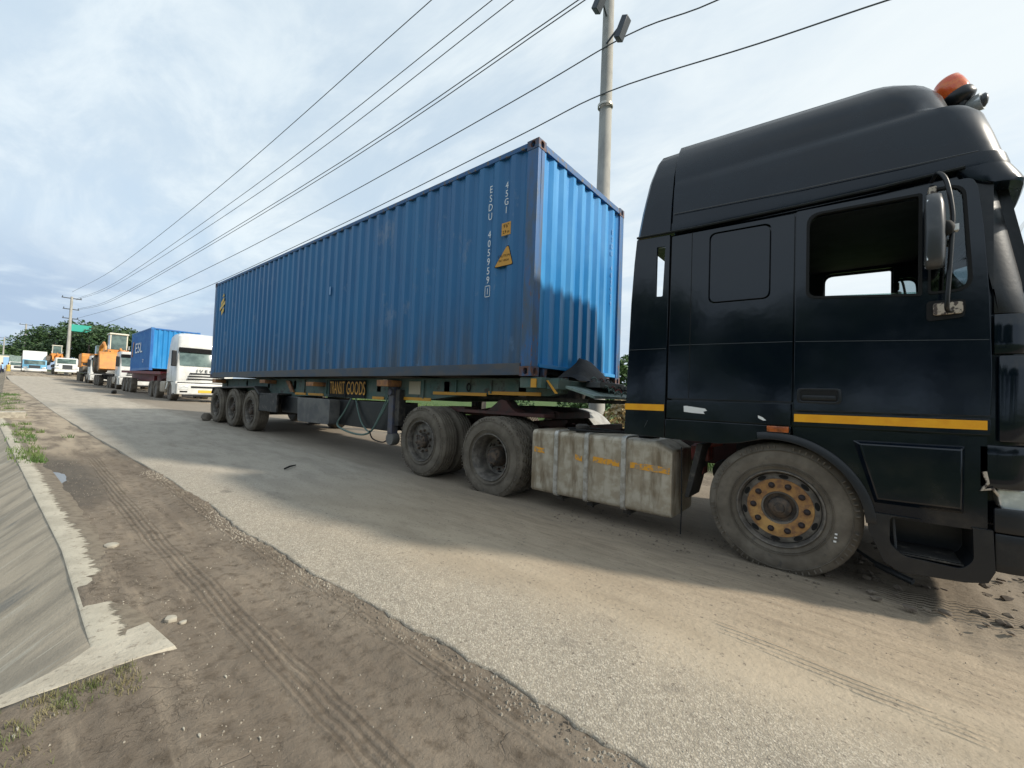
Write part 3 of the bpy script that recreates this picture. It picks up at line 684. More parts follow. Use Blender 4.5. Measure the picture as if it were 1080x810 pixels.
# ------------------------------------------------------------------ blue container
LC, WC, HC = 12.192, 2.438, 2.896
def corr(a0, a1, period, depth, base, flip=False):
    """trapezoid corrugation: list of (along, out)"""
    n_ = round((a1-a0)/period); p = (a1-a0)/n_; out = []
    for i in range(n_):
        s_ = a0+i*p
        out += [(s_, base), (s_+p*.26, base), (s_+p*.5, base+depth), (s_+p*.76, base+depth)]
    out.append((a1, base)); return out
def container(label, cat_group, x1, y0, z0, length, mats, detail=True, decals=None):
    x0 = x1-length; y1 = y0+WC; H = HC if length > 8 else 2.59
    t = thing('shipping_container', label, 'shipping container', (x1-length/2, y0+WC/2, z0))
    side, front, rail, cast, post, top = mats
    per = .2775 if length > 8 else .28
    for s_ in (0, 1):
        c = corr(x0+.17, x1-.16, per, .036, 0)
        yb = y0+.012 if s_ == 0 else y1-.012
        pl = [(x, yb+(d if s_ == 0 else -d)) for x, d in c]
        yi = yb + (.045 if s_ == 0 else -.045)
        pl = [pl[0]] + pl[1:] + [(x1-.16, yi), (x0+.17, yi)]
        mb = MB(); mb.prism(pl, z0+.155, z0+H-.065, 'z'); mb.build('side_panel', side, t, smooth=20)
        mb = MB(); ya, yb_ = (y0-.001, y0+.05) if s_ == 0 else (y1-.05, y1+.001)
        mb.box((x0+.17, ya+.004, z0+.012), (x1-.178, yb_, z0+.160)); mb.build('bottom_rail', rail, t, bevel=.004)
        mb = MB(); mb.box((x0+.17, ya+.006, z0+H-.075), (x1-.178, yb_+.01, z0+H-.012)); mb.build('top_rail', top, t, bevel=.005)
    c = corr(y0+.13, y1-.13, .243, .042, 0)
    for e_ in (0, 1):
        xb = x1-.022 if e_ == 0 else x0+.022
        sg = -1 if e_ == 0 else 1
        pl = [(xb+sg*d, y) for y, d in c] + [(xb+sg*.055, y1-.13), (xb+sg*.055, y0+.13)]
        mb = MB(); mb.prism(pl, z0+.14, z0+H-.07, 'z'); mb.build('front_panel' if e_ == 0 else 'rear_panel', front if e_ == 0 else side, t, smooth=20)
        for (a, b, nm, mt) in ((.115, .165, 'bottom_end_rail', front), (H-.10, H-.02, 'top_end_rail', top)):
            mb = MB(); xa, xb2 = (x1-.07, x1-.004) if e_ == 0 else (x0+.004, x0+.07)
            mb.box((xa, y0+.17, z0+a), (xb2, y1-.17, z0+b)); mb.build(nm, mt, t, bevel=.004)
        if detail and e_ == 0:
            mb = MB()
            for yy in (y0+.32, y0+.86, y0+1.5, y0+2.05):
                mb.add([(x1-.07, yy-.05, z0+.12), (x1-.07, yy+.05, z0+.12), (x1-.07, yy+.03, z0+.0), (x1-.07, yy-.03, z0+.0), (x1-.02, yy-.05, z0+.12), (x1-.02, yy+.05, z0+.12), (x1-.02, yy+.03, z0+.0), (x1-.02, yy-.03, z0+.0)],
                       [(0,1,2,3), (4,5,6,7), (0,1,5,4), (2,3,7,6), (1,2,6,5), (0,3,7,4)])
            mb.build('gusset', 'casting', t, split=True)
    mb = MB(); mb.box((x0+.1, y0+.03, z0+H-.05), (x1-.1, y1-.03, z0+H-.025)); mb.build('roof', top, t)
    mb = MB(); mb.box((x0+.1, y0+.05, z0+.05), (x1-.1, y1-.05, z0+.13)); mb.build('floor', 'grimy', t)
    for sx_, ex in ((x1, -1), (x0, 1)):
        for sy_, ey in ((y0, 1), (y1, -1)):
            f = lambda a, b: (min(sx_+ex*a, sx_+ex*b), max(sx_+ex*a, sx_+ex*b)); h_ = lambda a, b: (min(sy_+ey*a, sy_+ey*b), max(sy_+ey*a, sy_+ey*b))
            xa, xb = f(.003, .165); ya, yb = h_(.004, .075); xc, xd = f(.003, .05); yc, yd = h_(.004, .14)
            mb = MB(); mb.box((xa, ya, z0+.118), (xb, yb, z0+H-.118)); mb.box((xc, yb if ey > 0 else yc, z0+.118), (xd, yd if ey > 0 else ya, z0+H-.118)); mb.build('corner_post', post, t, bevel=.006)
            for zz in (z0, z0+H-.118):
                mb = MB(); xa, xb = f(0, .178); ya, yb = h_(0, .162); mb.box((xa, ya, zz), (xb, yb, zz+.118))
                if detail:
                    hx = (xa+xb)/2; hy = (ya+yb)/2; hz = zz+.06
                    cu1 = MB(); cu1.prism(rpoly([(hx-.033, hz-.04), (hx+.033, hz-.04), (hx+.033, hz+.04), (hx-.033, hz+.04)], .03), ya-.02, ya+.12 if ey > 0 else yb+.02)
                    cu2 = MB(); cu2.prism(rpoly([(hy-.033, hz-.04), (hy+.033, hz-.04), (hy+.033, hz+.04), (hy-.033, hz+.04)], .03), xa-.02 if ex > 0 else xb-.12, xa+.12 if ex > 0 else xb+.02, 'x')
                    build_mesh(boolean(mb, [cu1, cu2]), 'corner_casting', cast, t, bevel=.004)
                else: mb.build('corner_casting', cast, t)
    return t
MAT_C = ('boxblue', 'boxfront_lit', 'boxrail', 'casting', 'post', 'boxtop')
box = container('long blue corrugated shipping container resting on the green trailer behind the black truck', None, 0, 0, 0, LC, MAT_C)
def decal(mb, name, mat, parent, **k): return mb.build(name, mat, parent, smooth=None, **k)
def vtext(txt, x, ztop, zbot, size, parent, y=-.0015+.012, xs=1.0, mat='white'):
    n_ = len(txt); mb = MB()
    for i, ch in enumerate(txt):
        if ch == ' ': continue
        z = ztop + (zbot-ztop)*(i+.5)/n_
        a = text_mb(ch, size, NEAR(x, z, y), .0008, xs); me = bpy.data.meshes.new('q'); a.bm.to_mesh(me); a.bm.free(); mb.bm.from_mesh(me)
    return mb
decal(vtext('ESDU 405959', -.765, 2.53, 1.20, .135, box, y=.0085, xs=.8), 'serial_number', 'white', box)
decal(vtext('45G1', -.49, 2.50, 2.07, .125, box, y=.0085, xs=.8), 'size_code', 'white', box)
mb = vtext('1', -.765, 1.17, 1.05, .115, box, y=.0085, xs=.8); 
for a, b in (((-.81, 1.04), (-.72, 1.048)), ((-.81, 1.182), (-.72, 1.19)), ((-.81, 1.04), (-.803, 1.19)), ((-.727, 1.04), (-.72, 1.19))): mb.box((a[0], .007, a[1]), (b[0], .0085, b[1]))
decal(mb, 'check_digit', 'white', box)
mb = MB(); mb.box((-.555, .0085, 1.80), (-.405, .0105, 1.965)); st = mb.build('height_sticker', 'amber', box)
mb = text_mb('9\'6"', .07, NEAR(-.48, 1.918, .0075), .0006, .9); q = text_mb('2.9 m', .055, NEAR(-.48, 1.842, .0075), .0006, .9); me = bpy.data.meshes.new('q'); q.bm.to_mesh(me); mb.bm.from_mesh(me)
mb.build('height_marking', 'seam', st, smooth=None)
tri = rpoly([(-.655, 1.41), (-.355, 1.41), (-.43, 1.65), (-.46, 1.65)], [.03, .03, .02, .02], 4)
mb = MB(); mb.prism([((x+.505)*1.08-.505, (z-1.52)*1.07+1.52) for x, z in tri], .0085, .0098); tb = mb.build('warning_border', 'seam', box)
mb = MB(); mb.prism(tri, .0068, .0084); tt = mb.build('warning_triangle', 'amber', box)
mb = text_mb('CAUTION', .045, NEAR(-.50, 1.535, .006), .0005); q = text_mb('9\'6" HIGH', .04, NEAR(-.50, 1.475, .006), .0005); me = bpy.data.meshes.new('q'); q.bm.to_mesh(me); mb.bm.from_mesh(me)
mb.build('warning_words', 'seam', tt, smooth=None)
# yellow mark near the rear end
mb = MB()
for pl in ([(-11.62, 2.28), (-11.30, 2.46), (-11.30, 2.30), (-11.62, 2.12)], [(-11.72, 2.06), (-11.18, 2.30), (-11.18, 2.16), (-11.72, 1.92)], [(-11.55, 1.90), (-11.28, 2.04), (-11.28, 1.88), (-11.5, 1.72)]): mb.prism(pl, .007, .0085)
mb.prism([(-11.5, 2.48), (-11.36, 2.62), (-11.28, 2.50)], .007, .0085)
mb.xf(Matrix.Translation((-11.45, 0, 2.17)) @ Matrix.Diagonal((.8, 1, .72, 1)) @ Matrix.Translation((11.45, 0, -2.17)))
mb.build('yellow_emblem', 'plate', box)
# faint number down the front end wall
mb = MB()
for i, ch in enumerate('ESDU 4059591'):
    if ch == ' ': continue
    a = text_mb(ch, .11, FRONT(.0, 2.07, 2.42-i*.115), .0006, .8); me = bpy.data.meshes.new('q'); a.xf(Matrix.Translation((-.0205, 0, 0))); a.bm.to_mesh(me); mb.bm.from_mesh(me)
K['faded'] = pm('faded_lettering', (0.2, 0.36, 0.6), 0.5)
mb.build('end_number', 'faded', box, smooth=None)
# small light patch on the side
mb = MB(); mb.box((-5.02, .0085, 1.62), (-4.97, .010, 1.78)); mb.build('paint_patch', 'faded', box)
# ------------------------------------------------------------------ trailer under the container
tr = thing('container_trailer', 'green three-axle skeletal trailer with orange tape carrying the long blue container', 'trailer', (-6, 1.22, zg(-6)))
mb = MB()
for y in (.30, 1.98):
    prof = [(.24, -.02), (.24, -.20), (.04, -.245), (-1.3, -.25), (-2.2, -.36), (-3.2, -.40), (-6.2, -.40), (-7.4, -.45), (-12.1, -.36), (-12.1, -.02)]
    mb.prism([(x, z+.012) for x, z in prof], y, y+.16)
    # flanges
for y in (.27, 1.95):
    mb.box((-12.1, y, -.035), (.22, y+.22, -.012))
mb.build('main_beam', 'green', tr, bevel=.004, split=True)
mb = MB()
for x in [-.9, -1.6, -2.35, -3.3, -4.1, -5.5, -6.5]:
    for y in (.295, 2.14): mb.box((x, y-.02, -.33 if x < -1.9 else -.22), (x+.03, y+.01, -.04))
mb.build('stiffener', 'green', tr, split=True)
mb = MB()
for x in (-.35, -1.8, -3.6, -5.2, -7.0, -8.5, -10, -11.6): mb.box((x-.06, .3, -.25), (x+.06, 2.14, -.06))
mb.build('cross_member', 'grimy', tr, split=True)
mb = MB(); mb.box((.14, .14, -.15), (.30, 2.30, -.035)); mb.box((-.2, .05, -.14), (.12, .3, -.012)); mb.box((-.2, 2.14, -.14), (.12, 2.39, -.012)); mb.build('front_bolster', 'green', tr, bevel=.005)
mb = MB(); mb.add([(.30, .30, -.10), (.62, .42, -.21), (.62, 2.02, -.21), (.30, 2.14, -.10), (.30, .30, -.13), (.62, .42, -.24), (.62, 2.02, -.24), (.30, 2.14, -.13)], [(0,1,2,3), (4,5,6,7), (0,1,5,4), (1,2,6,5), (2,3,7,6), (3,0,4,7)]); mb.build('nose_plate', 'palegreen', tr)
mb = MB(); mb.box((-1.3, .5, -.30), (.5, 1.95, -.25)); mb.build('coupler_plate', 'grimy', tr)
mb = MB(); mb.box((.32, .75, -.10), (.52, 1.45, -.03)); mb.box((.30, 1.55, -.11), (.50, 1.95, -.05)); mb.build('front_socket_bracket', 'toolbox', tr, bevel=.005)
for (x0, x1, z0, z1, y) in ((-2.1, -.97, -.26, -.215, .29), (-.93, -.05, -.235, -.19, .29), (-3.78, -3.42, -.385, -.335, .29), (-2.85, -2.15, -.37, -.32, .29), (-6.95, -6.42, -.375, -.325, .29), (-6.3, -5.62, -.375, -.325, .29)):
    mb = MB(); mb.box((x0, y-.004, z0), (x1, y+.008, z1)); mb.build('reflective_tape', 'amber', tr)
mb = MB(); mb.prism([(.13, -.045), (.16, -.045), (.30, -.20), (.26, -.20)], .134, .139); mb.build('reflective_tape', 'amber', tr)
mb = MB(); mb.box((-.02, .03, -.135), (.055, .048, -.03)); mb.build('reflective_tape', 'amber', tr)
# twistlock bolsters with orange-brown ends
for x, z0, z1 in ((-3.1, -.155, -.05), (-5.7, -.18, -.095), (-8.2, -.135, -.05), (-11.9, -.15, -.03)):
    mb = MB(); mb.box((x-.16, .03, z0), (x+.16, 2.41, z1)); mb.build('bolster', 'orangesteel', tr, bevel=.006)
mb = MB(); mb.prism([(-7.4, -.06), (-7.2, -.06), (-6.95, -.32), (-7.1, -.32)], .25, .28); mb.build('slanted_brace', 'orangesteel', tr)
mb = MB(); mb.box((-3.42, .26, -.11), (-3.32, .28, -.03)); mb.build('small_plate', 'white', tr)
# TRANSIT GOODS board
mb = MB(); mb.box((-5.32, .255, -.375), (-4.66, .268, -.045)); mb.build('sign_plate', 'seam', tr)
mb = MB(); mb.box((-4.62, .255, -.375), (-3.99, .268, -.045)); mb.build('sign_plate', 'seam', tr)
for tx, xc in (('TRANSIT', -4.99), ('GOODS', -4.30)):
    mb = text_mb(tx, .36, face_m((xc, .252, -.21), (1, 0, 0), (0, 0, 1)), .001, .52 if tx == 'GOODS' else .40)
    mb.build('sign_letters', 'amber', tr, smooth=None)
mb = MB(); mb.box((-2.72, .292, -.27), (-2.42, .297, -.06)); K['papery'] = pm('pale_tape', (0.42, 0.37, 0.27), 0.8); mb.build('pale_patch', 'papery', tr)
# shackle
mb = MB(); mb.tube([(-1.32+.035*math.cos(a), .285, -.14+.055*math.sin(a)) for a in [2*PI*i/16 for i in range(17)]], .009, 6); mb.build('tie_ring', 'seam', tr)
# landing legs
for y in (.17, 2.15):
    mb = MB(); mb.box((-3.10, y, -.95), (-2.97, y+.12, -.16)); mb.build('landing_leg', 'slate', tr, bevel=.006)
    mb = MB(); mb.box((-2.95, y+.03, -.80), (-2.84, y+.16, -.2)); mb.box((-3.12, y-.01, -.30), (-2.95, y, -.2)); mb.build('leg_bracket', 'grimy', tr, split=True)
    mb = MB(); mb.lathe([(.0, -.07), (.10, -.07), (.11, -.05), (.11, .05), (.10, .07), (0, .07)], c=(-3.03, y+.07, -1.03), n=20); mb.build('leg_foot', 'toolbox', tr)
    mb = MB(); mb.lathe([(0, -.03), (.05, -.03), (.05, .01), (0, .01)], c=(-3.03, y-.005, -.25), n=12); mb.build('gear_cap', 'slate', tr)
mb = MB(); mb.box((-2.75, .35, -.9), (-2.6, 1.9, -.82)); mb.build('leg_cross_tube', 'grimy', tr)
# hoses
def cat(pts, n=8):
    P_ = [Vector(p) for p in pts]; P_ = [P_[0]*2-P_[1]] + P_ + [P_[-1]*2-P_[-2]]; out = []
    for i in range(1, len(P_)-2):
        for k in range(n):
            t = k/n; a, b, c, d = P_[i-1:i+3]
            out.append(.5*((2*b)+(c-a)*t+(2*a-5*b+4*c-d)*t*t+(3*b-a-3*c+d)*t**3))
    out.append(P_[-2]); return out
mb = MB()
mb.tube(cat([(-4.45, .27, -.38), (-4.66, .25, -.66), (-4.85, .22, -.90), (-4.55, .2, -1.0), (-4.0, .2, -1.04), (-3.65, .2, -.96), (-3.42, .22, -.7), (-3.2, .25, -.38)]), .018, 8)
mb.tube(cat([(-4.36, .3, -.38), (-4.2, .28, -.66), (-3.97, .25, -.88), (-3.66, .22, -.95), (-3.38, .22, -.6), (-3.25, .25, -.35)]), .014, 8)
mb.build('air_hose', 'hose', tr)
mb = MB(); mb.tube(cat([(-3.62, .16, -.94), (-3.5, .16, -1.07), (-3.2, .18, -1.1), (-3.05, .2, -.98)]), .012, 6); mb.build('loose_cable', 'seam', tr)
# side boxes
mb = MB(); mb.prism(rpoly([(-6.43, -.43), (-5.0, -.43), (-5.0, -.93), (-6.38, -.95)], .06, 4), .12, .75); mb.build('tool_box', 'toolbox', tr, bevel=.01)
mb = MB(); mb.box((-4.98, .32, -.93), (-3.3, .95, -.43)); mb.build('pallet_box', 'plastic', tr, bevel=.01)
mb = MB(); mb.box((-7.4, .2, -.80), (-6.5, .7, -.42)); mb.build('spare_carrier', 'plastic', tr, bevel=.02)
# fender over three axles, mudguard in front
mb = MB(); fp = [(-12.0, -.45), (-11.85, -.27), (-8.62, -.21), (-8.28, -.38), (-7.15, -.36), (-7.15, -.40), (-8.30, -.42), (-8.64, -.25), (-11.83, -.31), (-11.96, -.47)]
mb.prism(fp, .0, .52); mb.prism([(x, z) for x, z in fp], 1.92, 2.44); mb.build('fender', 'dustplastic', tr, bevel=.004, split=True)
mb = MB(); mb.box((-8.26, .0, -.82), (-8.22, .5, -.38)); mb.box((-8.26, .0, -.80), (-7.2, .04, -.40)); mb.box((-8.26, 1.94, -.82), (-8.22, 2.44, -.38)); mb.build('mudflap', 'dustplastic', tr, bevel=.004, split=True)
mb = MB()
for x in (-8.82, -10.13, -11.46): mb.box((x-.07, .4, -.94), (x+.07, 2.04, -.80))
mb.box((-12.0, .75, -.75), (-7.4, .85, -.45)); mb.box((-12.0, 1.6, -.75), (-7.4, 1.7, -.45))
mb.build('axle', 'grimy', tr, split=True)
mb = MB(); mb.box((-12.14, .05, -.85), (-12.08, 2.39, -.70)); mb.box((-12.12, .5, -.75), (-12.06, .6, -.1)); mb.box((-12.12, 1.85, -.75), (-12.06, 1.95, -.1)); mb.build('rear_guard', 'plastic', tr)
for x in (-8.82, -10.13, -11.46):
    z = zg(x)+.036+.505
    wheel('trailer', tr, x, z); wheel('trailer', tr, x, z, far=True)
# tyre lump wedged behind the last wheel
mb = MB(); mb.ico((-12.05, -.06, zg(-12.1)+.13), .15, 2, .5, (.9, .9, .85)); mb.build('rubber_chock', 'tyre', smooth=60, label='dark rubber wheel chock behind the rearmost wheel of the blue container trailer', category='wheel chock')
# tarp on the bolster against the container front
mb = MB(); rows = []
tp = [(.56, .02), (.70, .10), (.80, .17), (.93, .25), (1.05, .30), (1.20, .30), (1.33, .20), (1.45, .12), (1.56, .02)]
for k in range(7):
    u = k/6; rows.append([(.035+.34*u, y+.05*math.sin(u*5+y*9), -.02 + (h_+.02)*max(0, (1-u**1.6)) + .015*math.sin(y*31+u*7)) for y, h_ in tp])
mb.grid(rows); mb.build('tarpaulin_heap', 'tarp', smooth=60, label='black crumpled tarpaulin heaped on the trailer nose against the container end', category='tarpaulin')
# ------------------------------------------------------------------ black tractor unit
tk = thing('truck_tractor', 'black high-roofed tractor truck with an orange roof beacon in the right foreground', 'truck', (1.2, 1.22, zg(1.2)))
CW = 2.44     # near side plane y = -.03, far side y = 2.47
def xfront(z):
    T = [(-.6, 3.80), (-.2, 3.84), (.36, 3.83), (.60, 3.775), (1.03, 3.70), (1.20, 3.665), (1.34, 3.64)]
    for (a, xa), (b_, xb) in zip(T, T[1:]):
        if z <= b_: return xa+(xb-xa)*(z-a)/(b_-a)
    return T[-1][1]
def cab_ring(z, xr, xf, y0, y1, rc, bulge=.10, rr=.03):
    pts = []
    def arc(cx_, cy_, r, a0, a1, n=6):
        for i in range(n+1):
            a = a0+(a1-a0)*i/n; pts.append((cx_+r*math.cos(a), cy_+r*math.sin(a), z))
    arc(xr+rr, y0+rr, rr, PI, 1.5*PI, 3)
    arc(xf-rc, y0+rc, rc, 1.5*PI, 2*PI-.12, 7)
    for i in range(1, 10):
        t = i/10; y = (y0+rc)+(y1-y0-2*rc)*t; pts.append((xf+bulge*(1-(2*t-1)**2), y, z))
    arc(xf-rc, y1-rc, rc, .12, .5*PI, 7)
    arc(xr+rr, y1-rr, rr, .5*PI, PI, 3)
    return pts
def tz(p): x, y, z = p; return (x, y, z+.09*max(0, y)/2.44*min(1, max(0, (1.6-z)/.265))*(1 if z > 1.2 else 0))
zs = [-.46, -.2, .1, .36, .6, .8, 1.03, 1.2, 1.34]
def shell(inset):
    mb = MB(); mb.loft([cab_ring(z if inset == 0 else max(-.30, min(1.60, z)), 1.63+inset, xfront(z)-inset, -.004+inset, 2.444-inset, .17) for z in ([z+ (0 if inset == 0 else (.0)) for z in zs])]); [setattr(v, 'co', Vector(tz(v.co))) for v in mb.bm.verts]; return mb
outer = shell(0)
inn = MB(); inn.loft([cab_ring(z, 1.68, xfront(z)-.05, .045, 2.395, .15) for z in (-.10, .1, .36, .6, .8, 1.03, 1.2, 1.332, 1.65)]); [setattr(v, 'co', Vector(tz(v.co))) for v in inn.bm.verts]
win = rpoly([(2.665, .585), (3.30, .525), (3.30, 1.225), (2.665, 1.24)], [.06, .02, .02, .09], 5)
qwin = rpoly([(3.335, .53), (3.535, .535), (3.50, 1.235), (3.335, 1.24)], [.02, .09, .09, .02], 5)
win2 = [(x, z if z < .9 else z+.15) for x, z in win]
def both_cut(poly, grow=1.0):
    c_ = MB(); c_.prism(poly, -.5, 1.2 if poly is win else 3.0)
    if poly is win: c_.prism(win2, 2.25, 3.0)
    return c_
wscut = MB(); wscut.prism(rpoly([(.13, .43), (2.31, .43), (2.27, 1.19), (.17, 1.19)], .08, 5), 3.3, 4.4, 'x')
archc = MB(); archc.lathe([(.66, -.6), (.66, 3.1)], c=(2.50, 0, -1.07), n=48)
me = boolean(outer, [inn, both_cut(win), both_cut(qwin), wscut, archc])
build_mesh(me, 'cab_shell', 'black', tk, smooth=30)
# interior lining: separate dark skin
ln = MB(); ln.loft([cab_ring(z, 1.684, xfront(z)-.054, .049, 2.391, .15) for z in (-.09, .1, .36, .6, .8, 1.03, 1.2, 1.331)])
ln2 = MB(); ln2.loft([cab_ring(z, 1.694, xfront(z)-.064, .059, 2.381, .15) for z in (-.08, .1, .36, .6, .8, 1.03, 1.2, 1.323)])
for q_ in (ln, ln2): [setattr(v, 'co', Vector(tz(v.co))) for v in q_.bm.verts]
me = boolean(ln, [ln2, (lambda c_: c_)(both_cut(win)), both_cut(qwin), (lambda c_: (c_.prism(rpoly([(.13, .43), (2.31, .43), (2.27, 1.19), (.17, 1.19)], .08, 5), 3.3, 4.4, 'x'), c_)[1])(MB())])
build_mesh(me, 'cab_lining', 'interior', tk, smooth=30)
# roof
def ring_r(z, xr, xf, y0, rc, bulge): return cab_ring(z, xr, xf, y0, CW-y0, rc, bulge, rr=.008)
RR = [(1.335, 1.622, 3.725, -.052, .16, .09), (1.36, 1.622, 3.72, -.056, .16, .09), (1.42, 1.622, 3.705, -.052, .16, .09), (1.425, 1.622, 3.70, -.034, .17, .09), (1.60, 1.622, 3.665, -.022, .2, .08), (1.76, 1.622, 3.625, -.008, .22, .07), (1.82, 1.622, 3.585, .006, .24, .06), (1.845, 1.622, 3.53, .03, .26, .05),
      (1.87, 1.622, 3.49, .032, .28, .05), (1.97, 1.622, 3.47, .045, .3, .05), (2.08, 1.622, 3.45, .07, .3, .04), (2.18, 1.622, 3.41, .11, .3, .03), (2.25, 1.622, 3.35, .165, .3, .02), (2.295, 1.622, 3.27, .24, .3, .01), (2.32, 1.622, 3.15, .34, .3, .0), (2.33, 1.622, 2.97, .50, .3, 0)]
mb = MB()
def tilt(pts, zt):   # the crease and the gutter run slightly downhill to the front
    return [(x, y, z) for x, y, z in pts]
def roof_pt(x, y, z):
    st_ = .022*min(1, max(0, (z-1.825)/.015))*min(1, max(0, (2.12-z)/.15)) if z > 1.825 else 0
    k = 1-min(1, max(0, (x-2.55)/.75)); y = y - st_*k if y < 1.22 else y + st_*k
    return (x, y, z - max(0, z-1.9)*.20*max(0, (x-2.45)/.8))
mb.loft([[tz(roof_pt(*p_)) for p_ in ring_r(*r_)] for r_ in RR]); mb.build('high_roof', 'roofblack', tk, smooth=28)
# peak lip over the windscreen
mb = MB(); mb.loft([cab_ring(z, xr_, xf, -.052, CW+.052, .16, .09) for z, xr_, xf in ((1.205, 3.60, 3.775), (1.225, 3.56, 3.785), (1.27, 3.50, 3.765), (1.338, 3.46, 3.728))]); [setattr(v, 'co', Vector(tz(v.co))) for v in mb.bm.verts]; mb.build('roof_peak', 'roofblack', tk, smooth=30)
# rear section of the roof fairing and the two side extenders
mb = MB()
RX = [(1.345, 1.285, -.050), (1.6, 1.32, -.03), (1.9, 1.365, .02), (1.97, 1.375, .045), (2.05, 1.39, .078), (2.14, 1.405, .115), (2.21, 1.42, .17), (2.25, 1.44, .245), (2.275, 1.46, .34), (2.283, 1.5, .5)]
def cring(z, xr, y0):
    return [(xr, y0+.03, z), (xr+.03, y0, z), (1.612, y0, z), (1.612, CW-y0, z), (xr+.03, CW-y0, z), (xr, CW-y0-.03, z)]
mb.loft([cring(*r_) for r_ in RX]); mb.build('rear_roof_fairing', 'roofblack', tk, smooth=30)
slot = [(1.487, 1.225), (1.565, 1.215), (1.548, .745), (1.486, .75)]
for ya, yb in ((-.038, -.008), (2.448, 2.478)):
    mb = MB(); mb.prism([(1.205, -.58), (1.598, -.59), (1.608, 1.325), (1.283, 1.338), (1.262, 1.1), (1.24, .70), (1.222, .05)], ya, yb)
    fl = MB(); fl.box((1.56, ya+.034 if ya < 1 else ya-.03, -.57), (1.64, ya+.06 if ya < 1 else ya-.004, 1.32)); fl.build('joint_backing', 'seam', tk)  # dark backing strip added to block the sky behind the joint
    c_ = MB(); c_.prism(rpoly(slot, .01, 2), ya-.1, yb+.1); build_mesh(boolean(mb, [c_]), 'side_extender', 'black', tk, bevel=.004)
# body panels on each side
sleep = [(1.618, -.222), (2.580, -.222), (2.582, 1.275), (1.628, 1.30)]
lock = [(1.614, -.400), (2.574, -.405), (2.574, -.236), (1.618, -.236)]
sill = [(1.606, -.588), (2.02, -.596), (2.12, -.60), (2.18, -.50), (2.28, -.455), (2.42, -.418), (2.574, -.415), (2.574, -.412), (1.608, -.410)]
sill = [(1.606, -.590), (2.06, -.596), (2.22, -.575), (2.40, -.525), (2.576, -.47), (2.576, -.414), (1.608, -.410)]
door = [(2.592, -.285), (3.612, -.275), (3.618, .02), (3.607, .50), (3.585, .93), (3.560, 1.20), (3.535, 1.268), (2.592, 1.285)]
strip = [(2.590, -.400), (3.612, -.392), (3.612, -.290), (2.590, -.300)]
def side_pair(name, poly, mat, y0, th, holes=(), bevel=.005, round_=.012, tags=None, only=None):
    res = []
    for k in (0, 1):
        if only is not None and k != only: continue
        ya, yb = (y0, y0+th) if k == 0 else (CW-y0-th, CW-y0)
        if poly is door and k: poly = [(x, z if z < 1.1 else z+.13) for x, z in poly]
        mb = MB(); mb.prism(rpoly(poly, round_, 3) if round_ else poly, ya, yb)
        if holes:
            cs = []
            for h_ in ([win2 if (h is win and k) else h for h in holes]): c_ = MB(); c_.prism(h_, ya-.2, yb+.2); cs.append(c_)
            o = build_mesh(boolean(mb, cs), name, mat, tk, bevel=bevel)
        else: o = mb.build(name, mat, tk, bevel=bevel)
        res.append(o)
    return res
sw = rpoly([(1.955, .625), (2.425, .615), (2.425, 1.238), (1.955, 1.252)], .06, 6)
sw2 = rpoly([(1.965, .635), (2.415, .625), (2.415, 1.228), (1.965, 1.242)], .055, 6)
side_pair('sleeper_side_panel', sleep, 'black', -.040, .034, [sw])
for k, ya, yb in ((0, -.036, -.012), (1, 2.452, 2.476)):
    mb = MB(); mb.prism(sw2, ya, yb); mb.build('blanked_side_window', 'black', tk, bevel=.004)
side_pair('locker_flap', lock, 'black', -.045, .036, round_=.01)
side_pair('side_skirt', sill, 'black', -.048, .04, round_=0)
doors = side_pair('door', door, 'black', -.046, .04, [win, qwin], round_=.015)
side_pair('door_lower_strip', strip, 'black', -.040, .034)
# vertical joint in the sleeper panel, gutter, crease highlights drawn as pale lines
for x0, x1 in ((1.812, 1.806),):
    mb = MB(); mb.box((1.806, -.0415, -.222), (1.811, -.030, 1.296)); mb.build('panel_joint', 'seam', tk)
for k, yy in ((0, -.058), (1, 2.470)):
    uu = .09*k; mb = MB(); mb.tube([(1.29, yy+.006, 1.352+uu), (1.83, yy, 1.330+uu), (2.59, yy, 1.322+uu), (3.07, yy, 1.324+uu), (3.50, yy, 1.338+uu)], .011, 6); mb.build('rain_gutter', 'plastic', tk)
    mb = MB(); yq = -.0455 if k == 0 else CW+.0455; mb.tube([(1.635, yq+(.006 if k == 0 else -.006), 1.512), (2.6, yq, 1.458), (3.3, yq, 1.437), (3.56, yq, 1.430)], .0035, 5); mb.build('roof_crease_highlight', 'trimgrey', tk)
    mb = MB(); ydd = -.046 if k == 0 else 2.454
    mb.box((1.24, ydd-.0015 if k == 0 else ydd+.030, .243), (1.595, (ydd-.0015 if k == 0 else ydd+.030)+.003, .248)); 
    mb.prism([(1.625, .272), (2.578, .252), (2.578, .2565), (1.625, .2765)], (-.0415 if k == 0 else 2.4785), (-.0395 if k == 0 else 2.4815))
    mb.prism([(2.598, .250), (3.605, .205), (3.605, .2095), (2.598, .2545)], (-.0475 if k == 0 else 2.4845), (-.0455 if k == 0 else 2.4865))
    mb.build('body_crease_highlight', 'trimgrey', tk)
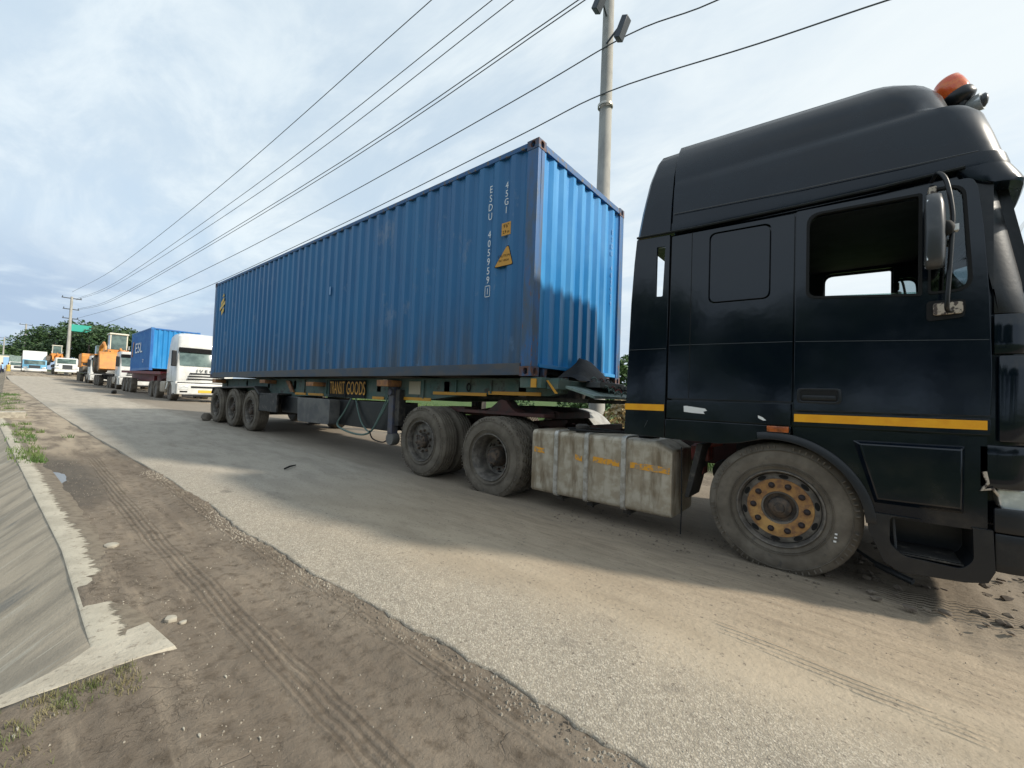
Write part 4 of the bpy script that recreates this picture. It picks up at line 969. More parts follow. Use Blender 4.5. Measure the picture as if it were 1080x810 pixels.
# reflective strips, paint marks, side lamp
def dec(name, poly, y, th, mat, parent=tk): mb = MB(); mb.prism(poly, y-th, y); return mb.build(name, mat, parent, smooth=None)
K['stripe'] = pm('yellow_orange_stripe', (0.86, 0.40, 0.012), 0.4, col2=(0.8, 0.34, 0.01), scale=8, col3=(0.35, 0.17, 0.05), scale3=16, lo3=0.70, hi3=0.74)
dec('reflective_strip', [(2.596, -.372), (3.598, -.360), (3.598, -.302), (2.596, -.312)], -.0405, .0025, 'stripe')
dec('reflective_strip', [(1.208, -.342), (1.590, -.338), (1.590, -.278), (1.207, -.282)], -.0385, .0025, 'stripe')
dec('reflective_strip', [(3.598, -.360), (2.596, -.372), (2.596, -.312), (3.598, -.302)], 2.4845, .0025, 'stripe')
dec('bare_paint_patch', [(1.768, -.285), (1.79, -.282), (1.95, -.300), (1.966, -.318), (1.935, -.327), (1.948, -.347), (1.85, -.343), (1.772, -.336)], -.0455, .002, 'white')
dec('bare_paint_patch', [(2.352, -.336), (2.385, -.350), (2.412, -.374), (2.39, -.377), (2.355, -.358)], -.0455, .002, 'white')
dec('scratch', [(1.405, -.50), (1.41, -.50), (1.44, -.437), (1.434, -.437)], -.0385, .002, 'trimgrey')
mb = MB(); mb.box((2.417, -.064, -.462), (2.565, -.046, -.414)); mb.build('side_lamp', 'amberlens', tk, bevel=.006)
# door handle
for o, sg in ((doors[0], 1),):
    mb = MB(); mb.prism(rpoly([(2.612, -.225), (2.884, -.225), (2.884, -.112), (2.612, -.112)], .03, 4), -.052, -.044); hb_ = mb
    c_ = MB(); c_.prism(rpoly([(2.63, -.212), (2.866, -.212), (2.866, -.125), (2.63, -.125)], .025, 4), -.07, -.03)
    h1 = build_mesh(boolean(hb_, [c_]), 'handle', 'plastic', o, bevel=.002)
    mb = MB(); mb.prism(rpoly([(2.633, -.209), (2.863, -.209), (2.863, -.128), (2.633, -.128)], .022, 4), -.0475, -.0445); mb.build('handle_recess', 'seam', o)
    mb = MB(); mb.prism(rpoly([(2.645, -.200), (2.852, -.200), (2.852, -.166), (2.645, -.166)], .012, 3), -.056, -.048); mb.build('handle_grip', 'plastic', o, bevel=.002)
# rubber frames and glass of the side windows
for k in (0, 1):
    o = doors[k]; ya, yb = (-.052, -.02) if k == 0 else (2.46, 2.492)
    def frame(poly, w, nm, mt='seam'):
        cx_ = sum(p[0] for p in poly)/len(poly); cz_ = sum(p[1] for p in poly)/len(poly)
        xs_ = [p[0] for p in poly]; zs_ = [p[1] for p in poly]; W2 = (max(xs_)-min(xs_))/2; H2 = (max(zs_)-min(zs_))/2
        big = [(cx_+(x-cx_)*(1+.004/W2), cz_+(z-cz_)*(1+.004/H2)) for x, z in poly]; sm = [(cx_+(x-cx_)*(1-w/W2), cz_+(z-cz_)*(1-w/H2)) for x, z in poly]
        n_ = len(poly); mb = MB(); vs = [(x, ya, z) for x, z in big]+[(x, ya, z) for x, z in sm]+[(x, yb, z) for x, z in big]+[(x, yb, z) for x, z in sm]; fs = []
        for i in range(n_):
            j = (i+1) % n_; fs += [(i, j, n_+j, n_+i), (2*n_+i, 3*n_+i, 3*n_+j, 2*n_+j), (i, 2*n_+i, 2*n_+j, j), (n_+i, n_+j, 3*n_+j, 3*n_+i)]
        mb.add(vs, fs); mb.build(nm, mt, o, smooth=30); return sm
    frame(win if k == 0 else win2, .014, 'window_frame'); sm = frame(qwin, .012, 'window_frame')
    yy = -.034 if k == 0 else 2.474
    mb = MB(); mb.prism(sm, yy-.002, yy+.002); mb.build('quarter_glass', 'tint', o, smooth=None)
# wound-down main pane just showing above the sill
mb = MB(); mb.prism([(2.68, .53), (3.29, .50), (3.29, .555), (2.68, .60)], -.028, -.023); mb.build('lowered_window_glass', 'glass', doors[0], smooth=None)
mb = MB(); mb.prism([(2.68, .53), (3.29, .50), (3.29, .66), (2.68, .66)], 2.464, 2.469); mb.build('lowered_window_glass', 'glass', doors[1], smooth=None)
# windscreen
rows = []
for i in range(9):
    z = .41+.80*i/8; xf = xfront(z)-.02; row = []
    for j in range(25):
        t = j/24; y = .10+2.24*t; tt_ = max(0, min(1, (y-.166)/(2.108))); row.append((xf+.10*(1-(2*tt_-1)**2) - (.03 if j in (0, 24) else 0), y, z))
    rows.append(row)
mb = MB(); mb.grid(rows); mb.build('windscreen', 'glass', tk, smooth=180)
mb = MB(); 
for y in (.75, 1.55): mb.tube([(xfront(.42)+.10, y, .40), (xfront(.5)+.09, y+.25, .5), (xfront(.8)+.07, y+.5, .78)], .008, 6)
mb.build('wiper', 'plastic', tk)
# A-pillar trims and corner fairings (both sides)
for k in (0, 1):
    Yk = (lambda y: y) if k == 0 else (lambda y: CW-y)
    def arc_panel(z0, z1, xs0, xf0, xf1, r, off, nm, mt, y_in=.36, steps=4, bev=.004, th=.03):
        rows_o = []; rows_i = []
        for i in range(steps+1):
            z = z0+(z1-z0)*i/steps; xf = xf0+(xf1-xf0)*i/steps; pts = []
            pts.append((xs0, -.03-off)); 
            for q in range(9):
                a = 1.5*PI+(PI/2-.12)*q/8; pts.append((xf-r+(r+off)*math.cos(a), -.004+r+(r+off)*math.sin(a)-.026*(1-q/8)))
            pts.append((xf+off+.05, y_in))
            rows_o.append([(x, Yk(y), z) for x, y in pts]); rows_i.append([(x-(th if q > 4 else 0), Yk(y+(th if q <= 6 else th*.3)), z) for q, (x, y) in enumerate(pts)])
        mb = MB()
        rings = [ro+ri[::-1] for ro, ri in zip(rows_o, rows_i)]; mb.loft(rings); return mb.build(nm, mt, tk, bevel=bev)
    arc_panel(.372, 1.30, 3.628, 3.812, 3.655, .165, .0, 'windscreen_pillar', 'plastic', .13, 6)
    arc_panel(.118, .366, 3.628, 3.835, 3.84, .17, .006, 'corner_panel', 'black', .5, 3)
    arc_panel(-.430, .108, 3.645, 3.845, 3.86, .17, .014, 'corner_deflector', 'black', .5, 4, bev=.012)
    arc_panel(-.720, -.452, 3.560, 3.84, 3.86, .16, .0, 'lamp_surround', 'black', .3, 4, bev=.02)
    arc_panel(-.985, -.835, 3.625, 3.87, 3.86, .16, .012, 'bumper_step', 'plastic', .6, 3, bev=.02)
    arc_panel(-1.225, -.990, 3.628, 3.86, 3.885, .16, .008, 'bumper_corner', 'plastic', 1.22, 4, bev=.015)
    mb = MB(); mb.prism(rpoly([(3.64, -.718), (3.865, -.712), (3.865, -.845), (3.66, -.85)], .03, 4), Yk(.005) if k == 0 else Yk(.30), Yk(.30) if k == 0 else Yk(.005)); mb.build('headlight', 'lamp', tk, bevel=.02)
mb = MB(); mb.box((3.60, .12, -1.20), (3.84, 2.32, -.46)); mb.build('front_panel', 'black', tk, bevel=.02)
mb = MB()
for i in range(5): mb.box((3.84, .45, -.40+.12*i), (3.955, 1.99, -.34+.12*i))
mb.build('grille', 'plastic', tk, bevel=.01)
# broken lamp bracket
mb = MB(); mb.tube([(3.585, -.038, -.62), (3.60, -.042, -.69), (3.575, -.04, -.735), (3.62, -.042, -.72), (3.645, -.03, -.76)], [.012, .008, .014, .010, .007], 6); mb.build('broken_bracket', 'rustwhite', tk)
# lower front side: arch, storage panel, steps
lowp = [(2.925, -.462), (3.525, -.447), (3.525, -.925), (3.05, -.935)]
for k in (0, 1):
    f = (lambda a, b: (a, b)) if k == 0 else (lambda a, b: (CW-b, CW-a))
    mb = MB(); ya, yb = f(-.030, .45)
    mb.prism([(2.586, -.418), (3.60, -.405), (3.60, -.99), (2.95, -1.0), (2.60, -.55)], ya, yb)
    ac = MB(); ac.lathe([(.615, -.6), (.615, 3.1)], c=(2.475, 0, -1.10), n=64)
    build_mesh(boolean(mb, [ac]), 'lower_side_panel', 'black', tk, smooth=30)
    mb = MB(); ya, yb = f(-.062, -.025); xs_ = [(2.945, -.478), (3.508, -.466), (3.50, -.905), (3.07, -.912)]
    inner = [(2.99, -.505), (3.485, -.495), (3.485, -.865), (3.085, -.875)]
    n_ = 4; y_o = ya if k == 0 else yb; y_i = yb if k == 0 else ya
    vs = [(x, y_i, z) for x, z in xs_]+[(x, y_o, z) for x, z in inner]; mb.add(vs, [(0,1,5,4), (1,2,6,5), (2,3,7,6), (3,0,4,7), (4,5,6,7), (3,2,1,0)]); mb.build('storage_cover', 'black', tk, bevel=.006)
    # fender lip following the wheel
    mb = MB(); rows_ = []
    for i in range(26):
        a = math.radians(100 - 96*i/25); ro, ri = .632, .572
        cx_, cz_ = 2.455, -1.095
        o_ = (cx_+ro*math.cos(a), cz_+ro*math.sin(a)); i_ = (cx_+ri*math.cos(a), cz_+ri*math.sin(a)); ya, yb = f(-.065, .36)
        rows_.append([(o_[0], ya+.012, o_[1]), (i_[0], ya, i_[1]), (i_[0]-.002, yb, i_[1]), (o_[0], yb, o_[1])] if k == 0 else [(o_[0], yb-.012, o_[1]), (i_[0], yb, i_[1]), (i_[0], ya, i_[1]), (o_[0], ya, o_[1])])
    mb.loft(rows_); mb.build('wheel_arch', 'plastic', tk, bevel=.006)
    # step box with its opening
    sb = [(3.035, -.975), (3.62, -.975), (3.63, -1.225), (3.60, -1.30), (3.50, -1.325), (3.20, -1.345), (3.12, -1.30), (3.04, -1.10)]
    mb = MB(); ya, yb = f(-.050, .42); mb.prism(sb, ya, yb)
    c_ = MB(); c_.prism(rpoly([(3.15, -.985), (3.535, -.96), (3.54, -1.18), (3.49, -1.245), (3.22, -1.235), (3.15, -1.17)], .03, 4), *(f(-.2, .30)))
    build_mesh(boolean(mb, [c_]), 'step_box', 'plastic', tk, bevel=.008)
    mb = MB(); ya, yb = f(-.03, .29)
    mb.box((3.165, ya, -1.232), (3.50, yb, -1.222))
    for i in range(12): yy = ya+.02+.025*i; mb.box((3.17, yy, -1.222), (3.49, yy+.009, -1.214))
    mb.build('step_tread', 'dustplastic', tk)
    mb = MB(); ya, yb = f(.0, .06); mb.tube([(3.17, ya+.01, -.99), (3.185, ya+.01, -1.22)], .008, 6); mb.build('step_edge', 'trimgrey', tk)
mb = MB(); mb.box((3.03, -.035, -1.02), (3.045, -.02, -.985)); mb.box((3.0, .05, -1.12), (3.02, .07, -1.0)); mb.build('bent_tab', 'rustwhite', tk)
# sun visor
rows = []
for i in range(5):
    u = i/4; z = 1.235-.24*u; row = []
    for j in range(21):
        t = j/20; y = .0+2.44*t; row.append((3.86-.085*u+.10*(1-(2*t-1)**2), y, z))
    rows.append(row)
mb = MB(); mb.grid(rows); me_ = mb.build('sun_visor', 'visor', tk, smooth=180)
# mirrors
def mirror(k):
    f = (lambda y: y) if k == 0 else (lambda y: CW-y)
    mb = MB(); mb.tube(cat([(3.345, f(-.06), 1.285), (3.365, f(-.15), 1.30), (3.40, f(-.185), 1.22), (3.425, f(-.19), 1.03), (3.425, f(-.19), .9), (3.415, f(-.185), .66), (3.405, f(-.18), .46), (3.41, f(-.15), .395), (3.44, f(-.07), .40)], 6), .0125, 8)
    arm = mb.build('mirror_arm', 'plastic', tk, smooth=60)
    mb = MB(); rg = []
    for z, w, d, ox in ((.66, .075, .02, -.01), (.67, .10, .045, -.01), (.72, .115, .07, -.004), (.90, .12, .08, 0), (1.06, .115, .075, -.005), (1.13, .095, .05, -.012), (1.145, .06, .02, -.015)):
        r_ = []
        for q in range(16):
            a = 2*PI*q/16; c_, s_ = math.cos(a), math.sin(a); e_ = .55
            px = math.copysign(abs(c_)**e_, c_)*w*.52; py = math.copysign(abs(s_)**e_, s_)*d
            # mirror body: face turned to the rear, long axis across the truck
            yc = -.20; xc = 3.352+ox
            r_.append((xc + py*.62, f(yc + px*1.5), z) if False else (xc+px*.78+py*.2, f(yc+py*1.1), z))
        rg.append(r_)
    mb.loft(rg); h_ = mb.build('mirror_housing', 'mirrorback', tk, smooth=60)
    mb = MB(); mb.box((3.303, f(-.27) if k == 0 else f(-.13), .70), (3.309, f(-.13) if k == 0 else f(-.27), 1.09)); mb.build('mirror_glass', 'chrome', h_)
    mb = MB(); mb.ico((3.395, f(-.22), .905), .04, 2, 0, (1, .8, 1.3)); mb.build('mirror_pivot', 'seam', h_)
    mb = MB(); mb.box((3.425, f(-.215) if k == 0 else f(-.165), .885), (3.452, f(-.165) if k == 0 else f(-.215), .925)); mb.build('mirror_clamp', 'white', h_)
    mb = MB(); mb.box((3.325, f(-.14) if k == 0 else f(-.07), 1.14), (3.362, f(-.07) if k == 0 else f(-.14), 1.225)); mb.build('lower_bracket', 'rustwhite', tk, bevel=.006)
    mb = MB(); ya, yb = (f(-.062), f(-.046)) if k == 0 else (f(-.046), f(-.062)); mb.prism(rpoly([(3.355, .380), (3.492, .385), (3.492, .462), (3.355, .462)], .018, 4), ya, yb); mb.build('mirror_bracket', 'rustwhite', tk, bevel=.003)
    mb = MB(); ya, yb = (f(-.052), f(-.044)) if k == 0 else (f(-.044), f(-.052)); mb.prism(rpoly([(3.325, .345), (3.50, .36), (3.505, .475), (3.325, .48)], .025, 4), ya, yb); mb.build('bracket_gasket', 'seam', tk)
mirror(0); mirror(1)
# beacon and horn on the roof edge
def RT(y, z, x): return (x, y, z)
bx, by, bz = 3.548, .42, 2.045
mb = MB(); mb.lathe([(0, .06), (.078, .055), (.083, .08), (.082, .14), (.074, .185), (.055, .20), (0, .203)], n=28, axis='z'); mb.xf(Matrix.Translation((bx, by, bz)) @ Matrix.Rotation(-.42, 4, 'Y')); bo = mb.build('roof_beacon', 'beacon', tk, smooth=50)
mb = MB(); mb.lathe([(0, -.03), (.07, -.02), (.088, .0), (.087, .045), (.08, .06), (0, .06)], n=28, axis='z'); mb.xf(Matrix.Translation((bx, by, bz)) @ Matrix.Rotation(-.42, 4, 'Y')); mb.build('beacon_base', 'plastic', bo, smooth=50)
mb = MB(); mb.tube([(bx-.02, by+.02, bz-.14), (bx, by, bz)], .035, 10); mb.build('beacon_stem', 'plastic', bo)
mb = MB(); mb.tube([(3.44, .52, 1.98), (3.56, .46, 1.985), (3.61, .44, 1.99), (3.655, .42, 1.995)], [.02, .035, .055, .062], 14); hn = mb.build('air_horn', 'lamp', tk, smooth=50)
mb = MB(); mb.ico((3.66, .418, 1.995), .05, 2, 0, (.5, 1, 1)); mb.build('horn_cap', 'mirrorback', hn, smooth=60)
# interior
mb = MB(); mb.prism([(3.25, .02), (3.25, .40), (3.40, .50), (3.74, .44), (3.76, -.05)], .06, 2.38); mb.build('dashboard', 'interior', tk, bevel=.03)
mb = MB(); M_ = Matrix.Translation((3.12, 1.85, .42)) @ Matrix.Rotation(-.9, 4, 'Y'); mb.lathe([(.215, 0), (.2265, .0115), (.238, 0), (.2265, -.0115)], n=36, axis='z', close=True)
for a in (0, 2.1, 4.2): mb.tube([(0, 0, -.02), (.215*math.cos(a), .215*math.sin(a), 0)], .012, 6)
mb.xf(M_); mb.build('steering_wheel', 'seam', tk, smooth=60)
for y in (.35, 1.62):
    mb = MB(); mb.prism(rpoly([(2.45, -.1), (2.95, -.06), (2.95, .08), (2.58, .06), (2.42, .62), (2.28, .60), (2.42, .0)], .03, 3), y, y+.48); s_ = mb.build('seat', 'seat', tk, bevel=.03)
    mb = MB(); mb.box((2.27, y+.1, .64), (2.37, y+.38, .84)); mb.build('headrest', 'seat', s_, bevel=.03)
mb = MB(); mb.box((1.70, .08, .10), (2.25, 2.36, .28)); mb.build('bunk', 'seat', tk, bevel=.04)
mb = MB(); mb.box((2.75, .5, 1.44), (3.45, 2.0, 1.50)); mb.build('overhead_shelf', 'interior', tk, bevel=.02)
# chassis
mb = MB()
for y in (.82, 1.55): mb.box((-2.9, y, -.88), (3.6, y+.07, -.64))
for x in (-2.85, -1.95, -1.3, -.5, .4, 1.1, 1.7): mb.box((x-.05, .85, -.74), (x+.05, 1.6, -.58))
mb.build('chassis_rail', 'chassis', tk, bevel=.004)
mb = MB(); 
for x in (-2.0, -.62):
    mb.lathe([(.085, .25), (.085, 2.2)], c=(x, 0, zg(x)+.56), n=14); mb.ico((x, 1.22, zg(x)+.56), .24, 2)
mb.lathe([(.06, .2), (.06, 2.2)], c=(2.5, 0, -1.10), n=12); mb.build('axle_beam', 'grimy', tk, smooth=50)
mb = MB()
for y in (.72, 1.60):
    rows_ = [(x, -.66-.10*(1-((x+1.31)/1.0)**2)) for x in [-2.25+.235*i for i in range(9)]]
    mb.prism([(x, z+.05) for x, z in rows_]+[(x, z-.04) for x, z in rows_[::-1]], y, y+.09)
mb.build('leaf_spring', 'chassis', tk, split=True)
mb = MB(); mb.prism([(-1.75, -.50), (-1.3, -.42), (-.9, -.38), (-.35, -.38), (-.1, -.44), (-.08, -.53), (-1.75, -.53)], .80, 1.64); mb.box((-.95, .75, -.53), (-.15, 1.69, -.44)); mb.build('fifth_wheel', 'chassis', tk, bevel=.006)
mb = MB(); mb.prism(rpoly([(-1.0, -.46), (-.85, -.36), (-.78, -.30), (-.68, -.30), (-.55, -.42), (-.45, -.46)], .03, 3), .35, .55); mb.box((-1.55, .3, -.50), (.0, .55, -.46)); mb.build('ramp_bracket', 'chassis', tk, bevel=.004)
mb = MB(); mb.box((-1.9, .45, -.50), (-1.55, .75, -.43)); mb.box((-2.2, .6, -.55), (-1.0, .66, -.48)); mb.build('rear_bracket', 'chassis', tk, bevel=.004)
# far mudguards
mb = MB()
for cx_, w in ((-.62, 1.0),):
    rows_ = []
    for i in range(18):
        a = math.radians(165-150*i/17); rows_.append([(cx_+.62*math.cos(a), 1.86, -1.03+.62*math.sin(a)), (cx_+.62*math.cos(a), 2.44, -1.03+.62*math.sin(a)), (cx_+.60*math.cos(a), 2.44, -1.03+.60*math.sin(a)), (cx_+.60*math.cos(a), 1.86, -1.03+.60*math.sin(a))])
    mb.loft(rows_)
K['mudgrey'] = pm('grey_mudguard', (0.42, 0.42, 0.40), 0.55, col2=(0.3, 0.29, 0.27), scale=5); mb.build('mudguard', 'mudgrey', tk, smooth=50)
# mudflap strip behind the front wheel, red air tanks
mb = MB(); mb.prism([(1.86, -.62), (1.91, -.62), (1.83, -1.0), (1.80, -1.12), (1.76, -1.12), (1.79, -.95)], .06, .40); mb.build('wheel_splash_guard', 'dustplastic', tk, bevel=.006)
K['redpart'] = pm('faded_red_valve', (0.30, 0.06, 0.05), 0.6, col2=(0.15, 0.05, 0.04), scale=14)
mb = MB(); mb.box((1.74, .30, -.80), (1.90, .50, -.66)); mb.box((1.76, .30, -.93), (1.86, .46, -.82)); mb.tube([(1.75, .38, -.68), (2.0, .40, -.62)], .03, 8); mb.build('brake_valve', 'redpart', tk, bevel=.015)
mb = MB(); mb.lathe([(0, .0), (.12, .01), (.13, .05), (.13, .55), (.12, .6), (0, .61)], c=(1.95, .75, -.95), n=20); mb.build('air_tank', 'grimy', tk, smooth=50)
mb = MB(); mb.tube([(1.745, .0, -.66), (1.75, .02, -1.2), (1.748, .01, -1.45)], .006, 5); mb.build('dangling_cable', 'seam', tk)
mb = MB(); mb.box((2.05, .72, -.95), (3.5, 1.7, -.5)); mb.build('engine_block', 'grimy', tk, bevel=.03)
mb = MB(); mb.prism([(1.95, -.60), (2.0, -.56), (2.2, -.48), (2.52, -.44), (2.85, -.50), (3.05, -.66), (3.02, -.68), (2.83, -.54), (2.52, -.48), (2.2, -.52), (2.02, -.60)], .38, .62); mb.build('inner_arch', 'plastic', tk)
# fuel tank
tkp = [(.045, -.625), (1.50, -.625), (1.655, -.712), (1.645, -1.335), (.055, -1.335)]
mb = MB(); 
def tank_prof(s_): return rpoly([(.02, -1.335), (.02, -.625), (.66, -.625), (.66, -1.335)], .05, 5)
pr_ = rpoly([(.012, -1.335), (.012, -.625), (.66, -.625), (.66, -1.335)], .06, 5)
rings = [[(.045, y, z) for y, z in pr_], [(1.50, y, z) for y, z in pr_], [(1.66, y, z if z < -.75 else -.712-(-.625-z)*.9) for y, z in pr_]]
mb.loft(rings); ft = mb.build('fuel_tank', 'alu', tk, bevel=.014, smooth=35)
for x in (.385, .765, 1.185):
    mb = MB(); w = .026
    prr = rpoly([(-.002, -1.347), (-.002, -.612), (.672, -.612), (.672, -1.347)], .06, 5); pri = rpoly([(.011, -1.337), (.011, -.624), (.66, -.624), (.66, -1.337)], .06, 5)
    rg = [[(x-w, y, z) for y, z in pri], [(x-w+.004, y, z) for y, z in prr], [(x+w-.004, y, z) for y, z in prr], [(x+w, y, z) for y, z in pri]]; mb.loft(rg, cap=False)
    mb.build('tank_strap', 'strap', ft, smooth=40)
    mb = MB(); mb.box((x-.035, .12, -1.40), (x+.035, .3, -1.34)); mb.tube([(x, .2, -1.34), (x, .2, -1.43)], .012, 6); mb.build('strap_bolt', 'grimy', ft)
for i, (x0, x1, z) in enumerate(((.085, .225, -.85), (.63, .715, -.88), (.845, 1.14, -.88), (1.255, 1.64, -.885))):
    mb = MB(); jag = [(x0+(x1-x0)*j/8, z+.026+.007*random.random()-(.012*j/8)) for j in range(9)]+[(x0+(x1-x0)*j/8, z-.026-.007*random.random()-(.012*j/8)) for j in range(8, -1, -1)]
    mb.prism(jag, .0085, .0112); mb.build('torn_tape', 'ambertorn', ft, smooth=None)
mb = MB(); mb.lathe([(0, .0), (.07, .0), (.07, .045), (.075, .05), (.075, .075), (.05, .09), (0, .09)], c=(.62, .17, -.622), n=24, axis='z'); mb.build('filler_cap', 'grimy', ft, smooth=40)
mb = MB(); mb.lathe([(0, .0), (.06, .0), (.045, .09), (0, .1)], c=(1.36, .34, -.622), n=20, axis='z'); mb.lathe([(.075, 0), (.075, .02), (0, .02)], c=(1.33, .22, -.622), n=20, axis='z'); mb.build('sender_cap', 'seam', ft, smooth=40)
mb = MB(); mb.tube(cat([(.5, .1, -.60), (.8, .06, -.595), (1.0, .12, -.59), (1.3, .3, -.58), (1.5, .4, -.5)]), .013, 6); mb.tube(cat([(.35, .3, -.60), (.7, .34, -.585), (1.1, .3, -.59), (1.5, .45, -.56)]), .012, 6); mb.tube([(-.05, .2, -.72), (.10, .25, -.70)], .014, 6); mb.build('fuel_line', 'seam', ft, smooth=60)
# suzi lines between cab and trailer
for y, mt in ((.9, 'hose'), (1.1, 'redpart'), (1.3, 'seam')):
    mb = MB(); pts = []
    for i in range(90):
        t = i/89; a = t*2*PI*12; cx_ = 1.3-1.0*t; cz_ = .1-.25*math.sin(PI*t)-.05*t; pts.append((cx_, y+.03*math.cos(a), cz_+.03*math.sin(a)))
    mb.tube(pts, .008, 5); mb.build('coiled_air_line', mt, tk, smooth=60)
wfr = wheel('front', tk, 2.50, -1.070, spin=.1, y=.0); mb = MB()
for a, b_ in (((2.845, -1.245), (2.862, -1.232)), ((2.85, -1.215), (2.866, -1.205)), ((2.853, -1.19), (2.868, -1.178))): mb.box((a[0], -.0085, a[1]), (b_[0], -.006, b_[1]))
mb.build('chalk_mark', 'white', tk); wheel('front', tk, 2.50, -1.070, far=True)
wheel('drive', tk, -.62, -1.035, spin=.3, y=.0); wheel('drive', tk, -.62, -1.035, far=True)
wheel('tag', tk, -2.0, zg(-2.0)+.036+.505, spin=.5, y=.0); wheel('tag', tk, -2.0, zg(-2.0)+.036+.505, far=True)
# ------------------------------------------------------------------ utility poles and cables
def pole(base, h, r0_, r1_, label, arms=True, zsink=.3, lean=(0, 0)):
    bx_, by_, bz_ = base
    t = thing('utility_pole', label, 'utility pole', base)
    tx, ty = bx_+lean[0], by_+lean[1]
    mb = MB(); mb.tube([(bx_, by_, bz_-zsink), (bx_+(tx-bx_)*.5, by_+(ty-by_)*.5, bz_+h*.5), (tx, ty, bz_+h)], [r0_, (r0_+r1_)/2, r1_], 24 if h < 20 and r0_ > .15 else 10); mb.build('pole_shaft', 'concrete', t, smooth=60)
    if arms:
        for i, dz in enumerate((.25, 1.9, 3.3)):
            w = 1.05 if i == 0 else .85
            mb = MB(); mb.box((tx-.06, ty-w, bz_+h-dz-.06), (tx+.06, ty+w, bz_+h-dz+.06)); ca = mb.build('cross_arm', 'fuse', t)
            for yy in (-w+.1, w-.1):
                mb = MB(); mb.tube([(tx, ty+yy, bz_+h-dz), (tx, ty+yy, bz_+h-dz+.28)], [.06, .04], 8); mb.build('insulator', 'fuse', ca)
    return t
PB = Vector((-1.93, 5.75, zg(-1.93)+.0))
p1b = atd(629, 440, 10.4); p1t = atd(641.5, 0, 10.0)
# place the near pole on the ray of its foot and let it rise plumb to the frame
def plane_hit(px_, py_, off=0.0):
    d = ray(px_, py_); n_ = PN; t = (n_.dot(PA)+off - n_.dot(CAMP))/n_.dot(d); return CAMP + d*t
near_base = (p1b.x, p1b.y, zg(p1b.x))
np_ = pole(near_base, 16.0, .21, .11, 'tall pale concrete pole standing behind the blue container, closest to the camera', arms=True, lean=(0, 0))
zc_ = atd(641.5, 97, 10.1).z
mb = MB(); mb.lathe([(.185, -.04), (.195, -.03), (.195, .03), (.185, .04), (.17, .04), (.17, -.04)], c=(p1b.x+.02, p1b.y-.06, zc_), n=20, axis='z', close=True); mb.build('cable_clamp', 'strap', np_)
for q, (px_, py_, w) in enumerate(((633, -2, .28), (655.5, 30, .24))):
    c = atd(px_, py_, 9.9)
    mb = MB(); mb.box((c.x-.06, c.y-.10, c.z-w), (c.x+.10, c.y+.12, c.z+w), Matrix.Rotation(.45 if q else .5, 3, 'Y'), tuple(c)); mb.tube([(c.x, c.y, c.z+w*.5), (p1b.x, p1b.y-.1, c.z+w)], .03, 6); mb.build('cable_fuse_box', 'fuse', np_, bevel=.02)
far_b = [((70, 394, 62), 11.4, 'distant concrete pole with short cross-arms between the white bonneted truck and the loaders'),
         ((24.5, 384, 98), 9.4, 'far slim pole rising behind the blue-fronted tipper truck'),
         ((2.5, 384, 135), 8.6, 'farthest pole at the extreme left edge of the photo')]
for (px_, py_, d), h, lb in far_b:
    c = atd(px_, py_, d); pole((c.x, c.y, min(c.z, zg(c.x)+.2)), h+max(0, c.z-zg(c.x)), .23, .14, lb)
PA = Vector(near_base); far1 = atd(70, 394, 62)
PN = Vector((far1.x-PA.x, far1.y-PA.y, 0)).normalized().cross(Vector((0, 0, 1)))
wires = [([(76, 308), (120, 284), (227.8, 200), (455, 0), (700, -214)], -.6),
         ([(80, 315.5), (120, 299), (263, 200), (519, 0), (760, -195)], .3),
         ([(80, 316.5), (121, 301), (278, 200), (540, 1), (790, -190)], .6),
         ([(82, 326), (120, 314.5), (313, 200), (610, 0), (860, -175)], -.2),
         ([(82, 327), (121, 316), (319, 200), (617, 0), (870, -172)], .1),
         ([(81, 336), (142, 318), (240, 272.5), (360, 208.5), (540, 107.5), (662, 37), (757, -8+8), (960, -105)], -.15),
         ([(81, 353), (120, 338), (184, 315.6), (229, 297.8), (360, 236.7), (540, 147), (641, 97), (800, 46), (937, 0), (1100, -50)], -.17)]
wl = ['highest and leftmost overhead cable, standing apart from the others', 'second overhead cable from the top, left one of the close upper pair', 'third overhead cable from the top, right one of the close upper pair',
      'left cable of the twinned middle pair running to the far pole', 'right cable of the twinned middle pair running to the far pole', 'second lowest overhead cable, passing just below the fuse boxes of the near pole', 'lowest overhead cable, clamped to the near pole and crossing above the truck']
for (pts, off), lb in zip(wires, wl):
    P3 = [plane_hit(px_, py_, off) for px_, py_ in pts]; mb = MB(); mb.tube(cat(P3, 6), .0155, 5)
    mb.build('overhead_cable', 'wire', smooth=60, label=lb, category='cable', group='cables strung between the poles')
